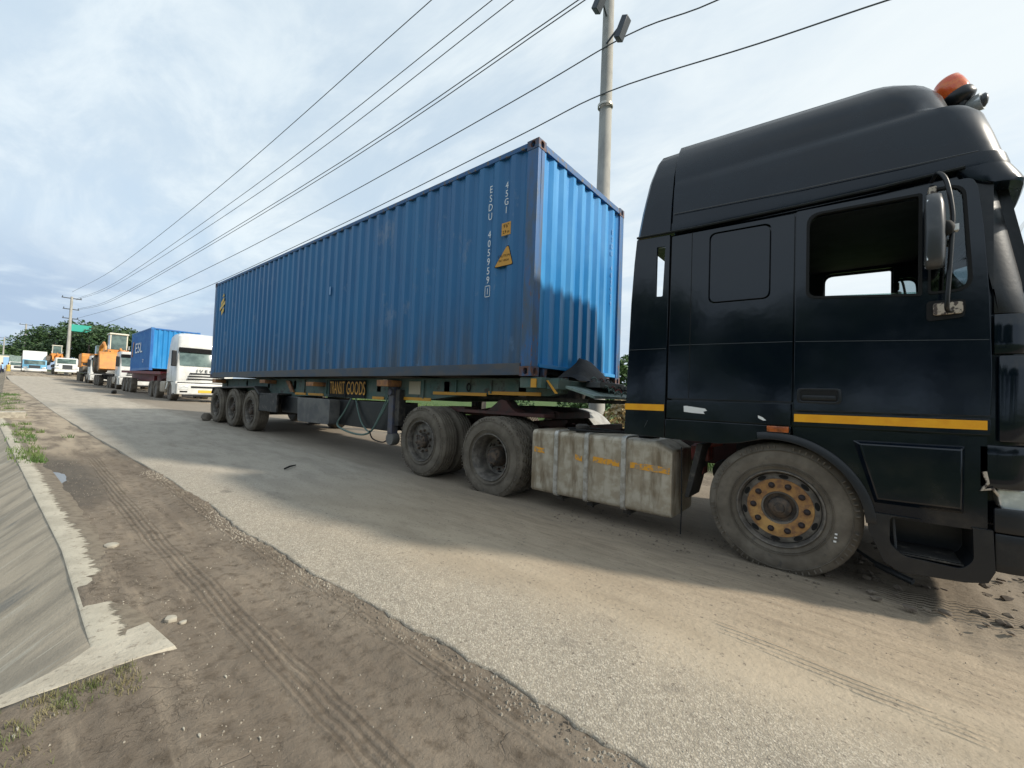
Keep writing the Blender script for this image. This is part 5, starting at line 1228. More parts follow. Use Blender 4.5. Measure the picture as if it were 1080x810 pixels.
# ------------------------------------------------------------------ vegetation
def leaves(mb, c, r, n, size, sc=(1, 1, 1), rnd=random, shell=.35):
    c = Vector(c)
    for _ in range(n):
        d = Vector((rnd.gauss(0, 1), rnd.gauss(0, 1), rnd.gauss(0, 1))).normalized()
        p = c + Vector((d.x*sc[0], d.y*sc[1], d.z*sc[2]))*r*(shell+(1-shell)*rnd.random()**.5)
        a = Vector((rnd.gauss(0, 1), rnd.gauss(0, 1), rnd.gauss(0, .6))).normalized(); b_ = a.cross(Vector((rnd.gauss(0, 1), rnd.gauss(0, 1), rnd.gauss(0, 1)))).normalized()
        s_ = size*(.6+.8*rnd.random())
        mb.add([p-a*s_, p+b_*s_*.5, p+a*s_, p-b_*s_*.5], [(0, 1, 2, 3)])
def fast_leaf_mesh(spec, size):
    vs = []; fs = []
    rnd = random
    for c, r, n_, sc in spec:
        for _ in range(n_):
            d = Vector((rnd.gauss(0, 1), rnd.gauss(0, 1), rnd.gauss(0, 1))).normalized(); k = r*(.55+.45*rnd.random()**.6)
            p = Vector((c[0]+d.x*sc*k, c[1]+d.y*sc*k, c[2]+d.z*k*.85))
            a = Vector((rnd.gauss(0, 1), rnd.gauss(0, 1), rnd.gauss(0, .7))).normalized(); b_ = a.cross(Vector((rnd.gauss(0, 1), rnd.gauss(0, 1), rnd.gauss(0, 1)))).normalized(); s_ = size*(.5+rnd.random())
            i = len(vs); vs += [p-a*s_, p+b_*s_*.55, p+a*s_, p-b_*s_*.55]; fs.append((i, i+1, i+2, i+3))
    me = bpy.data.meshes.new('leaves'); me.from_pydata([tuple(v) for v in vs], [], fs); return me
def tree(x, y, h, rad, label, mat='leaf', n=2600, size=.32, nb=14, group='trees behind the parked trucks', trunk=.35):
    z0 = zg(x); t = thing('leafy_tree', label, 'tree', (x, y, z0), group)
    mb = MB(); mb.tube([(x, y, z0-.3), (x+.1, y, z0+h*.3), (x-.1, y+.1, z0+h*.62)], [trunk, trunk*.75, trunk*.35], 8)
    spec = []
    for i in range(nb):
        a = 2*PI*i/nb+random.random(); rr = rad*(.25+.6*random.random()); hh = h*(.42+.48*random.random())*(1-.20*rr/rad)
        c = (x+rr*math.cos(a), y+rr*math.sin(a), z0+hh); br = rad*(.30+.22*random.random()); spec.append((c, br, int(n/nb), 1.15))
        mb.tube([(x, y, z0+h*.3), ((x+c[0])/2, (y+c[1])/2, z0+h*.3+(c[2]-z0-h*.3)*.6), c], [trunk*.4, trunk*.25, trunk*.08], 5)
    mb.build('trunk', 'trunk', t, smooth=60)
    me = fast_leaf_mesh([((c[0]-x, c[1]-y, c[2]-z0), r_, n_, s_) for c, r_, n_, s_ in spec], size); mkobj('crown', me, mat, t, (0, 0, 0), None)
    return t
TR = [(37, 104, 7.8, 3.4, 'small rounded dark tree at the left end of the grove'), (47, 102, 11.0, 5.5, 'broad dark tree rising over the blue-fronted tipper truck'), (62, 100, 12.5, 6, 'dark green tree directly behind the distant concrete pole'), (80, 98, 12.8, 6.2, 'tall dark tree beside the teal roof sheet'), (97, 96, 12.8, 6.2, 'full dark tree behind the orange wheel loader'), (114, 94, 12, 5.8, 'dark tree behind the cab of the wheel loader'), (133, 90, 11.0, 5.5, 'tree half hidden by the short blue container'), (155, 88, 9.5, 5, 'dark tree behind the white and red truck, mostly hidden')]
for px_, d, h, r_, lb in TR:
    c = atd(px_, 392, d); tree(c.x, c.y, h, r_, lb, n=3200, size=.30)
for px_, d, h, r_, lb in ((12, 190, 13, 7, 'low hazy tree far off, between the two farthest poles'), (3, 190, 12, 6, 'far hazy tree at the very left edge of the photo'), (19, 200, 11.5, 6, 'small far tree just left of the brown tipper side')):
    c = atd(px_, 388, d); tree(c.x, c.y, h, r_, lb, mat='leaf2', n=1500, size=.5, group='far trees at the end of the road')
for i, (x, y, h, r_) in enumerate(((-14, -19, 7, 3.6), (-7, -21, 8.5, 4.2), (0, -18, 6.5, 3.4), (6, -20, 8, 4.0), (12.5, -17, 6.5, 3.5), (19, -19, 7.5, 4))):  # unseen trees added behind the camera to darken the cab's reflections
    tree(x, y, h, r_, 'unseen leafy tree on the drain side, added for dark reflections in the cab', n=1500, size=.32, group='unseen trees added for the cab reflections')
# shrubs and grass across the road
def shrub(x, y, h, r_, label, mat, n=1500, size=.05, group='shrubs on the grass verge'):
    z0 = zg(x); t = thing('shrub', label, 'shrub', (x, y, z0), group); mb = MB()
    spec = []
    for i in range(9):
        a = 2*PI*i/9; rr = r_*random.random()*.7; c = (rr*math.cos(a), rr*math.sin(a), h*(.35+.5*random.random())); spec.append((c, r_*.5, n//9, 1.0))
        mb.tube([(x, y, z0-.05), (x+c[0]*.6, y+c[1]*.6, z0+c[2]*.6), (x+c[0], y+c[1], z0+c[2])], [.02, .014, .006], 5)
    mb.build('stem', 'trunk', t, smooth=60); mkobj('foliage', fast_leaf_mesh(spec, size), mat, t, (0, 0, 0), None)
shrub(-2.75, 9.0, 2.9, .9, 'tall leafy shrub in the gap between the blue container and the black cab', 'leaf2', 3200, .07)
shrub(-.95, 4.9, 1.55, .45, 'yellowed dry bush low in the gap between the container and the black cab', 'dryleaf', 900, .06)
shrub(-3.9, 8.2, 1.5, .9, 'green bush seen beneath the trailer nose', 'leaf2', 2200, .06)
shrub(-7.5, 9.5, 1.1, .8, 'low green bush seen under the trailer between its landing legs and the twin axles', 'leaf2', 1600, .06)
shrub(-1.4, 7.4, .9, .6, 'small dark bush at the foot of the near concrete pole', 'leaf', 1600, .05)
shrub(6.1, 5.6, 1.3, .8, 'green bush just visible past the front bumper of the black truck', 'leaf2', 1800, .06)
def grass_mesh(boxes, hmin, hmax, w):
    vs = []; fs = []
    for (x0, x1, y0, y1, n_, zf) in boxes:
        for _ in range(n_):
            x = random.uniform(x0, x1); y = random.uniform(y0, y1); z = zf(x, y); a = random.random()*2*PI; h_ = random.uniform(hmin, hmax); l_ = h_*random.uniform(.2, .7); b_ = random.random()*2*PI
            dx, dy = math.cos(a)*w, math.sin(a)*w; ex, ey = math.cos(b_)*l_, math.sin(b_)*l_; i = len(vs)
            vs += [(x-dx, y-dy, z), (x+dx, y+dy, z), (x+dx*.6+ex*.4, y+dy*.6+ey*.4, z+h_*.6), (x-dx*.6+ex*.4, y-dy*.6+ey*.4, z+h_*.6), (x+ex, y+ey, z+h_)]; fs += [(i, i+1, i+2, i+3), (i+3, i+2, i+4)]
    me = bpy.data.meshes.new('grass'); me.from_pydata(vs, [], fs); return me
zz = lambda x, y: zg(x)-.02
me = grass_mesh([(-22, 9, 4.6, 7, 15000, zz), (-30, 12, 7, 16, 15000, zz)], .12, .42, .012)
o = mkobj('verge_grass', me, 'grass', None, (0, 0, 0), None); o['kind'] = 'stuff'; o['label'] = 'bright green grass on the verge beyond the parked truck'; o['category'] = 'grass'
rg = random.Random(5); tf = []
for _ in range(120):
    y = rg.uniform(-4.6, -3.52); dxx = abs(rg.gauss(0, .16))*(1 if y > -3.8 else 1.5); r_ = rg.uniform(.015, .05); x = .44+dxx+r_
    tf.append((x-r_, x+r_, y-r_, y+r_, int(28*math.exp(-dxx*3))+4, lambda a, b_: dirt_z(a, b_)-.004))
me = grass_mesh(tf, .008, .038, .0018)
o = mkobj('drain_grass', me, 'grassdry', None, (0, 0, 0), None); o['kind'] = 'stuff'; o['label'] = 'short half-dry grass along the outside of the drain end wall'; o['category'] = 'grass'
def patch(x0, x1, yc, w, n_):
    return (x0, x1, yc-w, yc+w, n_, lambda x, y: zg(x)-(.0 if noise.noise(Vector((x*1.5, y*6, 4))) > -.05 else .2))
tf = []
for _ in range(50):
    x = -5.8-abs(rg.random())**1.3*6.5; w = .05+.12*min(1, (-5.8-x)/3); y = -3.70-(max(0, -x-8))*.03+rg.gauss(0, w)+.08; r_ = rg.uniform(.04, .11)
    tf.append((x-r_*1.6, x+r_*1.6, y-r_, y+r_, rg.randint(12, 45), lambda a, b_: zg(a)-.005))
for _ in range(110):
    x = rg.uniform(-30, -14.7); y = rg.uniform(-5.0, -3.55); r_ = rg.uniform(.08, .2); tf.append((x-r_, x+r_, y-r_, y+r_, 36, lambda a, b_: zg(a)-.005))
me = grass_mesh(tf, .02, .10, .006)
o = mkobj('drain_edge_grass', me, 'grass', None, (0, 0, 0), None); o['kind'] = 'stuff'; o['label'] = 'green grass growing along the far part of the drain edge'; o['category'] = 'grass'
# teal sheet roof among the trees
c = atd(85.5, 347, 88); t_ = thing('teal_sheet_shelter', 'teal roof sheet of a raised shelter showing above the trees', 'roof', (c.x, c.y, zg(c.x)))
mb = MB(); mb.add([(c.x-.8, c.y-1.6, c.z-.5), (c.x-.8, c.y+1.7, c.z-.4), (c.x+1.2, c.y+1.4, c.z+.7), (c.x+1.2, c.y-1.7, c.z+.7), (c.x-.8, c.y-1.6, c.z-.75), (c.x-.8, c.y+1.7, c.z-.65), (c.x+1.2, c.y+1.4, c.z-.7), (c.x+1.2, c.y-1.7, c.z-.7)], [(0,1,2,3), (4,5,6,7), (0,1,5,4), (1,2,6,5), (2,3,7,6), (3,0,4,7)]); mb.build('roof_sheet', 'teal', t_)
for dx, dy in ((-.7, -1.4), (-.7, 1.5), (1.0, -1.4), (1.0, 1.2)):
    mb = MB(); mb.tube([(c.x+dx, c.y+dy, zg(c.x)-.2), (c.x+dx, c.y+dy, c.z-.6)], .08, 6); mb.build('post', 'grimy', t_)
# ------------------------------------------------------------------ background vehicles
def simple_wheel(root, x, y, z, r, w, sgn):
    mb = MB(); mb.lathe([(r*.55, 0), (r*.6, -.01), (r*.93, -.012), (r, .03), (r, w-.03), (r*.93, w), (r*.55, w)], n=28, close=True)
    rim = MB(); rim.lathe([(r*.57, .02), (r*.5, .09), (r*.22, .09), (r*.2, .02), (0, .015), (0, .10), (r*.57, .12)][:5]+[(0, .2), (r*.57, .2)], n=20)
    d = Vector(root['_o'])
    me = bpy.data.meshes.new('w'); bmesh.ops.recalc_face_normals(rim.bm, faces=rim.bm.faces); rim.bm.to_mesh(me); o = mkobj('wheel', me, 'rim', root, root['_o']); o.location = Vector((x, y, z))-d
    if sgn > 0: o.rotation_euler = (0, 0, PI)
    me = bpy.data.meshes.new('w'); bmesh.ops.recalc_face_normals(mb.bm, faces=mb.bm.faces); mb.bm.to_mesh(me); mkobj('tyre', me, 'tyre', o, (0, 0, 0))
def cabover(xf, yn, label, paint, h=3.45, W_=2.5, length=6.2, axles=(1.35, 4.3, 5.65), plate=True, letters=None, band='plastic', detail=2):
    z0 = zg(xf-1.5)+.03; L_ = 2.1
    t = thing('truck_tractor', label, 'truck', (xf-length/2, yn+W_/2, z0))
    top = z0+h; xr = xf-L_
    def ring(z, x0, x1, ins, r_=.16, bl=.10): return [(x, y+yn, z_) for x, y, z_ in [(a, b_*1, c_) for a, b_, c_ in cab_ring(z, x0, x1, ins, W_-ins, r_, bl, .05)]]
    mb = MB(); mb.loft([ring(z0+.95, xr, xf-.10, 0), ring(z0+1.25, xr, xf-.10, 0), ring(z0+1.75, xr, xf-.13, 0), ring(z0+2.55, xr, xf-.34, .05), ring(z0+2.62, xr, xf-.32, .05), ring(z0+2.95, xr, xf-.38, .07, .2), ring(z0+h-.22, xr, xf-.55, .12, .25), ring(z0+h-.05, xr, xf-.85, .24, .3), ring(z0+h, xr, xf-1.1, .45, .3)])
    mb.build('cab', paint, t, smooth=35)
    ws = MB(); rows = []
    for z, x in ((z0+1.80, xf-.125), (z0+2.15, xf-.205), (z0+2.5, xf-.315)): rows.append([(x+.012+.10*(1-(2*((j/12))-1)**2)-(.03 if j in (0, 12) else 0), yn+.12+(W_-.24)*j/12, z) for j in range(13)])
    ws.grid(rows); K.setdefault('bgglass', pm('greenish_windscreen', (0.05, 0.085, 0.08), 0.08, spec=1.0, col2=(0.13, 0.19, 0.175), scale=1.2)); ws.build('windscreen', 'bgglass', t, smooth=60)
    rows = [[(x+.02+.10*(1-(2*((j/12))-1)**2)-(.05 if j in (0, 12) else 0), yn+.07+(W_-.14)*j/12, z) for j in range(13)] for z, x in ((z0+2.50, xf-.25), (z0+2.72, xf-.20), (z0+2.74, xf-.30))]
    mb = MB(); mb.grid(rows); mb.build('sun_visor', band, t)
    mb = MB(); mb.prism(rpoly([(xf-1.25, z0+1.78), (xf-.36, z0+1.78), (xf-.52, z0+2.5), (xf-1.25, z0+2.5)], .06, 3), yn-.012, yn+.02); mb.build('side_window', 'bgglass', t)
    mb = MB(); mb.box((xf-.14, yn+.02, z0+.35), (xf+.02, yn+W_-.02, z0+.92)); mb.build('bumper', paint, t, bevel=.05)
    mb = MB(); mb.box((xf-.06, yn+.25, z0+.24), (xf-.0, yn+W_-.25, z0+.36)); mb.build('lower_bumper', 'plastic', t, bevel=.02)
    for y in (yn+.10, yn+W_-.52):
        mb = MB(); mb.box((xf-.02, y, z0+.58), (xf+.035, y+.42, z0+.80)); hl = mb.build('headlight', 'lamp', t, bevel=.02)
        mb = MB(); mb.box((xf-.01, y+.05, z0+.45), (xf+.03, y+.36, z0+.53)); mb.build('fog_lamp', 'seam', t)
    for k, (z, w) in enumerate(((1.42, .72), (1.28, .78), (1.14, .82))):
        mb = MB(); mb.box((xf-.02-.0, yn+W_/2-w, z0+z-.035), (xf+.012, yn+W_/2+w, z0+z+.035)); mb.build('grille_slat', 'plastic', t)
    mb = MB(); mb.box((xf-.02, yn+.03, z0+.92), (xf+.01, yn+W_-.03, z0+.96)); mb.build('bumper_joint', 'plastic', t)
    mb = MB(); mb.box((xf-.0, yn+.6, z0+.68), (xf+.03, yn+W_-.6, z0+.78)); mb.build('air_intake', 'plastic', t)
    if plate: mb = MB(); mb.box((xf+.02, yn+W_/2-.34, z0+.44), (xf+.045, yn+W_/2+.34, z0+.58)); mb.build('number_plate', 'plate', t)
    if letters:
        mb = text_mb(letters, .22, FRONT(xf+.02, yn+W_/2+.05, z0+1.56), .01, 1.2, 1.5); mb.build('maker_letters', 'trimgrey', t, smooth=None)
    for k, sg in ((0, -1), (1, 1)):
        ym = yn-.2 if k == 0 else yn+W_+.02
        mb = MB(); mb.box((xf-.35, ym, z0+1.75), (xf-.20, ym+.2, z0+2.55)); mb.build('mirror', 'plastic', t, bevel=.03)
        mb = MB(); ya = yn-.015 if k == 0 else yn+W_-.35
        mb.prism([(xf-2.2, z0+.55), (xf-1.9, z0+.95), (xf-.12, z0+1.0), (xf-.12, z0+.35), (xf-.75, z0+.35), (xf-.82, z0+.75), (xf-1.1, z0+.98), (xf-1.6, z0+.98), (xf-1.95, z0+.60)], ya, ya+.36); mb.build('wheel_arch', paint, t, bevel=.01)
        mb = MB(); mb.box((xf-.6, ya-.005, z0+.33), (xf-.2, ya+.05, z0+.40)); mb.build('step', 'plastic', t)
    mb = MB(); mb.box((xf-1.0, yn-.016, z0+1.0), (xf-.99, yn-.012, z0+1.7)); mb.build('door_joint', 'seam', t)
    mb = MB(); mb.box((xf-length, yn+.75, z0+.72), (xf-.3, yn+.85, z0+.98)); mb.box((xf-length, yn+W_-.85, z0+.72), (xf-.3, yn+W_-.75, z0+.98)); mb.build('chassis_rail', 'grimy', t, split=True)
    mb = MB(); mb.prism(rpoly([(0, 0), (.6, 0), (.6, .6), (0, .6)], .08, 3), 0, 1); bmesh.ops.scale(mb.bm, vec=(1, 1.1, 1), verts=mb.bm.verts); mb.xf(Matrix.Translation((xf-2.6, yn+.05, z0+.4)) @ Matrix.Rotation(PI/2, 4, 'Z')); mb.build('fuel_tank', 'alu', t)
    for a in axles:
        simple_wheel(t, xf-a, yn+.02, z0+.51, .51, .32, -1); simple_wheel(t, xf-a, yn+W_-.02, z0+.51, .51, .32, 1)
    return t, z0
def flat_trailer(x1, x0, yn, label, mat, zdeck, nax=3, ax0=1.3, W_=2.5, wheels=True):
    xm = (x0+x1)/2; z0 = zg(xm); t = thing('flatbed_trailer', label, 'trailer', (xm, yn+W_/2, z0))
    za, zb = zg(x0)+zdeck, zg(x1)+zdeck
    mb = MB(); 
    for y, w in ((yn, .06), (yn+W_-.06, .06)): mb.prism([(x0, za-.16), (x1, zb-.16), (x1, zb), (x0, za)], y, y+w)
    mb.prism([(x0, za-.10), (x1, zb-.10), (x1, zb-.005), (x0, za-.005)], yn+.06, yn+W_-.06); mb.build('deck', mat, t)
    for y in (yn+.6, yn+W_-.75):
        mb = MB(); mb.prism([(x0, za-.12), (x1, zb-.12), (x1, zb-.3), (x1-2.5, zb-.35), (x1-3.4, zb-.62), (x0, za-.62)], y, y+.15); mb.build('main_beam', mat, t)
    mb = MB(); mb.box((x1-3.4, yn+.3, zb-1.05), (x1-3.2, yn+.45, zb-.2)); mb.box((x1-3.6, yn+.28, zb-.85), (x1-3.0, yn+.5, zb-.55)); mb.build('landing_leg', mat, t)
    if wheels:
        for i in range(nax):
            x = x0+ax0+i*1.32; simple_wheel(t, x, yn+.02, zg(x)+.53, .50, .32, -1); simple_wheel(t, x, yn+W_-.02, zg(x)+.53, .50, .32, 1)
    return t
# second rig in the queue
T2x = -23.1
cabover(T2x, 1.45, 'white high-roofed truck with dark sun visor parked right behind the blue container trailer', 'twhite', 3.55, axles=(1.35, 4.6, 5.95), letters='IVECO')
flat_trailer(-26.6, -38.9, 1.45, 'dark red flatbed trailer of the white truck, loaded with the short blue container', 'tred', 1.52, 3, .9)
MC2 = ('tblue', 'boxfront_lit', 'tblue', 'tblue', 'tblue', 'tblue')
zt2 = zg(-33)+1.53
b2 = container('short bright blue container with white and orange letters on the red flatbed trailer', None, -29.75, 1.47, zt2, 6.058, MC2, detail=False)
mb = text_mb('ESL', .95, NEAR(-33.1, zt2+1.45, 1.455), .004, 1.7); mb.build('company_letters', 'white', b2, smooth=None)
mb = MB(); mb.prism([(-35.35, zt2+.95), (-35.15, zt2+.95), (-34.75, zt2+1.95), (-34.95, zt2+1.95)], 1.448, 1.456); mb.build('slash_mark', 'morange', b2)
mb = text_mb('22', .3, NEAR(-31.6, zt2+.6, 1.46), .004, 1.2); mb.build('size_digits', 'white', b2, smooth=None)
# third rig: white cab, dark trailer, wheel loader
cabover(-40.6, 1.55, 'white truck with red card behind its windscreen, third in the queue behind the red flatbed', 'twhite', 3.0, axles=(1.35, 4.2, 5.5), plate=False)
flat_trailer(-43.4, -55.5, 1.55, 'dark low flatbed trailer carrying the orange wheel loader with its bucket forward', 'grimy', 1.25, 3, .9)
K['cabwhite'] = pm('cream_loader_cab', (0.7, 0.66, 0.55), 0.4)
def loader(x, y, zb, s_, label, bucket=True, heading=0.0):
    t = thing('wheel_loader', label, 'wheel loader', (x, y, zb)); t['_o'] = (0, 0, 0)
    def B(nm, a, b_, mt, bev=.03, par=None):
        mb = MB(); mb.box(tuple(c*s_ for c in a), tuple(c*s_ for c in b_)); return mb.build(nm, mt, par or t, bevel=bev*s_)
    B('rear_body', (-3.2, -.75, .9), (-1.1, .75, 1.9), 'morange', .1); B('front_frame', (-1.1, -.45, .7), (.9, .45, 1.35), 'morange')
    cb = B('cab_base', (-1.35, -.65, 1.3), (-.1, .65, 1.95), 'morange')
    B('cab_roof', (-1.40, -.60, 3.18), (.0, .60, 3.32), 'cabwhite', .05)
    for cx_, cy_ in ((-1.3, -.54), (-1.3, .47), (-.15, -.54), (-.15, .47)): B('cab_post', (cx_, cy_, 1.95), (cx_+.07, cy_+.07, 3.2), 'cabwhite', .005)
    B('front_glass', (-.10, -.47, 1.98), (-.09, .47, 3.18), 'bgglass', 0); B('side_glass', (-1.22, -.52, 1.98), (-.16, -.51, 3.18), 'bgglass', 0)
    for sg in (-1, 1):
        mb = MB(); yy = sg*.5*s_; mb.prism([(a*s_, b_*s_) for a, b_ in ((-.1, 1.35), (.1, 1.75), (1.1, 1.75), (2.1, .95), (2.0, .72), (1.05, 1.45), (.2, 1.4))], yy-.08*s_, yy+.08*s_); mb.build('lift_arm', 'morange', t)
        B('mudguard', (-3.0, sg*.95-.3, 1.45), (-1.4, sg*.95+.3, 1.55), 'morange', .03)
        mb = MB(); mb.box((.0, sg*.62*s_-.02, 2.0*s_), (.12, sg*.62*s_+.02, 2.3*s_)); mb.build('work_lamp', 'lamp', t)
    mb = MB(); mb.tube([(-.2*s_, 0, 1.6*s_), (1.0*s_, 0, 1.95*s_), (1.9*s_, 0, 1.5*s_)], .09*s_, 8); mb.build('tilt_link', 'morange', t)
    if bucket:
        mb = MB(); prof = [(1.95, .35), (1.95, 1.55), (2.10, 1.6), (2.35, 1.45), (2.62, .9), (2.75, .25), (2.3, .15)]
        mb.prism([(a*s_, b_*s_) for a, b_ in prof], -1.35*s_, 1.35*s_); bk = mb.build('bucket', 'morange', t, bevel=.02)
        for i in range(5): B('rib', (2.1, -1.3+.62*i, 1.0), (2.62, -1.26+.62*i, 1.5), 'morange', 0, bk) if False else None
    for xx in (-2.2, .55):
        for sg in (-1, 1):
            r_ = .72*s_; mb = MB(); mb.lathe([(r_*.5, 0), (r_*.6, -.02), (r_*.92, -.02), (r_, .08), (r_, .45*s_), (r_*.92, .52*s_), (r_*.5, .5*s_)], n=28, close=True)
            for k in range(14):
                a = 2*PI*k/14; c_ = Vector((r_*math.cos(a), .25*s_, r_*math.sin(a))); mb.box(tuple(c_-Vector((.05, .2*s_, .04))), tuple(c_+Vector((.05, .2*s_, .04))), Matrix.Rotation(-a, 3, 'Y'))
            rm = MB(); rm.lathe([(r_*.52, .03), (r_*.45, .12), (r_*.2, .12), (0, .05), (0, .3), (r_*.52, .3)], n=20)
            bmesh.ops.recalc_face_normals(rm.bm, faces=rm.bm.faces); bmesh.ops.recalc_face_normals(mb.bm, faces=mb.bm.faces)
            me = bpy.data.meshes.new('w'); rm.bm.to_mesh(me); o = mkobj('wheel', me, 'morange', t, (0, 0, 0)); o.location = (xx*s_, sg*1.2*s_, r_)
            if sg > 0: o.rotation_euler = (0, 0, PI)
            me = bpy.data.meshes.new('w'); mb.bm.to_mesh(me); mkobj('tyre', me, 'tyre', o, (0, 0, 0))
    t.rotation_euler = (0, 0, heading); return t
loader(-48.9, 2.45, zg(-49)+1.27, 1.1, 'orange wheel loader with bucket lowered, riding on the trailer behind the third truck')
# fourth rig with another orange machine
cabover(-58.8, 1.6, 'pale truck mostly hidden behind the wheel loader trailer, fourth in the queue', 'twhite', 2.7, axles=(1.3, 4.0), plate=False)
flat_trailer(-61.3, -72.0, 1.6, 'dark trailer of the fourth truck, carrying the orange backhoe', 'grimy', 1.25, 3, .9)
def backhoe(x, y, zb, label):
    t = thing('backhoe', label, 'backhoe', (x, y, zb)); t['_o'] = (0, 0, 0)
    def B(nm, a, b_, mt, bev=.03): mb = MB(); mb.box(a, b_); return mb.build(nm, mt, t, bevel=bev)
    B('body', (-2.6, -1.35, .5), (.2, 1.1, 2.1), 'morange', .1); B('radiator_grille', (.2, -1.2, .75), (.24, -.2, 1.9), 'grimy')
    B('counterweight', (-.2, -1.36, 1.0), (.35, -.3, 1.9), 'morange', .1); B('cab', (-1.9, -.1, 2.1), (-.7, 1.0, 3.2), 'bgglass', .06)
    mb = MB(); mb.tube([(.0, .2, 1.9), (.6, .2, 3.0), (1.9, .25, 3.35)], [.22, .2, .15], 6); mb.build('boom', 'morange', t)
    mb = MB(); mb.tube([(1.7, .25, 3.45), (2.7, .3, 2.9), (3.1, .3, 1.9)], [.12, .14, .1], 6); mb.build('dipper_arm', 'morange', t)
    mb = MB(); mb.prism([(2.9, 2.0), (3.4, 1.9), (3.3, 1.2), (2.7, 1.15), (2.75, 1.6)], -.1, .7); mb.build('digging_bucket', 'morange', t, bevel=.03)
    for yy in (-1.25, .75): mb = MB(); mb.prism(rpoly([(-2.9, .02), (1.0, .02), (1.0, .62), (-2.9, .62)], .28, 5), yy, yy+.45); mb.build('crawler_track', 'tyre', t)
backhoe(-65.4, 2.75, zg(-65)+1.27, 'orange excavator with folded boom on the farthest trailer of the queue')
# far row of vehicles near the trees
def far_box_truck(px_, py_, d, label, front, side, body, h, name='tipper_truck', cabh=2.1, load=None, W_=2.6, ln=7.5):
    c = atd(px_, py_, d); x, y, z = c.x, c.y, c.z
    t = thing(name, label, 'truck', (x, y, z)); t['_o'] = (0, 0, 0)
    def B(nm, a, b_, mt, bev=.04): mb = MB(); mb.box(a, b_); return mb.build(nm, mt, t, bevel=bev)
    mb = MB(); mb.prism(rpoly([(-1.7, .7), (.0, .7), (.0, 1.35), (-.2, cabh), (-1.7, cabh)], .1, 3), 0.05, W_-.05); mb.build('cab', front, t, bevel=.06)
    mb = MB(); mb.prism([(.015, 1.38), (-.17, cabh-.1), (-.19, cabh-.1), (-.01, 1.38)], .2, W_-.2); mb.build('windscreen', 'bgglass', t)
    B('bumper', (-.1, 0, .35), (.12, W_, .72), 'white', .04)
    for yy in (.15, W_-.55): B('headlight', (.0, yy, .75), (.14, yy+.4, .98), 'lamp', .02)
    B('grille', (.0, .7, .8), (.06, W_-.7, 1.25), 'trimgrey', .01)
    if body:
        B('tipper_body', (-ln, 0, 1.1), (-1.9, W_, h-.3), side, .04); B('headboard', (-1.95, .02, 1.1), (-1.75, W_-.02, h), body, .04); B('load_cover', (-ln+.1, .05, h-.32), (-1.9, W_-.05, h-.05), 'darkcloth', .08)
    for a in (1.1, 4.6, 5.9): simple_wheel(t, -a, .02, .5, .5, .32, -1); simple_wheel(t, -a, W_-.02, .5, .5, .32, 1)
    return t, c
far_box_truck(22.5, 393, 64, 'pale blue and white tipper truck with brown side, facing the camera far off', 'paleblue', 'brown', 'white', 3.55)
far_box_truck(8.5, 392, 84, 'white truck with a greenish load half hidden behind the brown-sided tipper', 'twhite', 'palegreen', 'palegreen', 3.4)
# bonneted truck
c = atd(57, 394.5, 59); t = thing('bonneted_truck', 'white bonneted truck standing behind the distant concrete pole', 'truck', tuple(c)); t['_o'] = (0, 0, 0)
for nm, a, b_, mt, bev in (('bonnet', (-1.6, .35, .75), (.1, 2.15, 1.5), 'white', .12), ('grille', (.08, .75, .8), (.13, 1.75, 1.4), 'trimgrey', .01), ('bumper', (.0, .0, .35), (.25, 2.5, .7), 'white', .04), ('cab', (-3.1, .1, .8), (-1.5, 2.4, 2.45), 'twhite', .15), ('windscreen', (-1.52, .3, 1.6), (-1.47, 2.2, 2.3), 'bgglass', .01), ('load_bed', (-8.5, 0, 1.1), (-3.3, 2.5, 1.5), 'grimy', .02)):
    mb = MB(); mb.box(a, b_); mb.build(nm, mt, t, bevel=bev)
for yy in (.02, 1.9):
    mb = MB(); mb.box((-1.3, yy, .7), (.05, yy+.58, 1.15)); mb.build('front_wing', 'white', t, bevel=.1)
    mb = MB(); mb.box((.03, yy+.08, .82), (.12, yy+.45, 1.05)); mb.build('headlight', 'lamp', t, bevel=.02)
for a in (.6, 5.2, 6.5): simple_wheel(t, -a, .02, .5, .5, .32, -1); simple_wheel(t, -a, 2.48, .5, .5, .32, 1)
c = atd(57, 390, 68); loader(c.x, c.y+.2, c.z+.75, 1.0, 'distant orange loader showing above the white bonneted truck', bucket=False)
# pale cabin at the far left
c = atd(4.5, 386, 92); t = thing('site_cabin', 'small pale cabin with a lilac wall at the far left beyond the people', 'cabin', tuple(c)); t['_o'] = (0, 0, 0)
mb = MB(); mb.box((-2.5, -1.6, 0), (0, 1.2, 2.4)); mb.build('wall', 'cabwhite', t)
mb = MB(); mb.box((-2.6, -1.7, 2.4), (.1, 1.3, 2.55)); mb.build('roof', 'palegreen', t)
mb = MB(); mb.box((.005, -.2, .05), (.04, .6, 2.0)); mb.build('door', 'bluecloth', t)
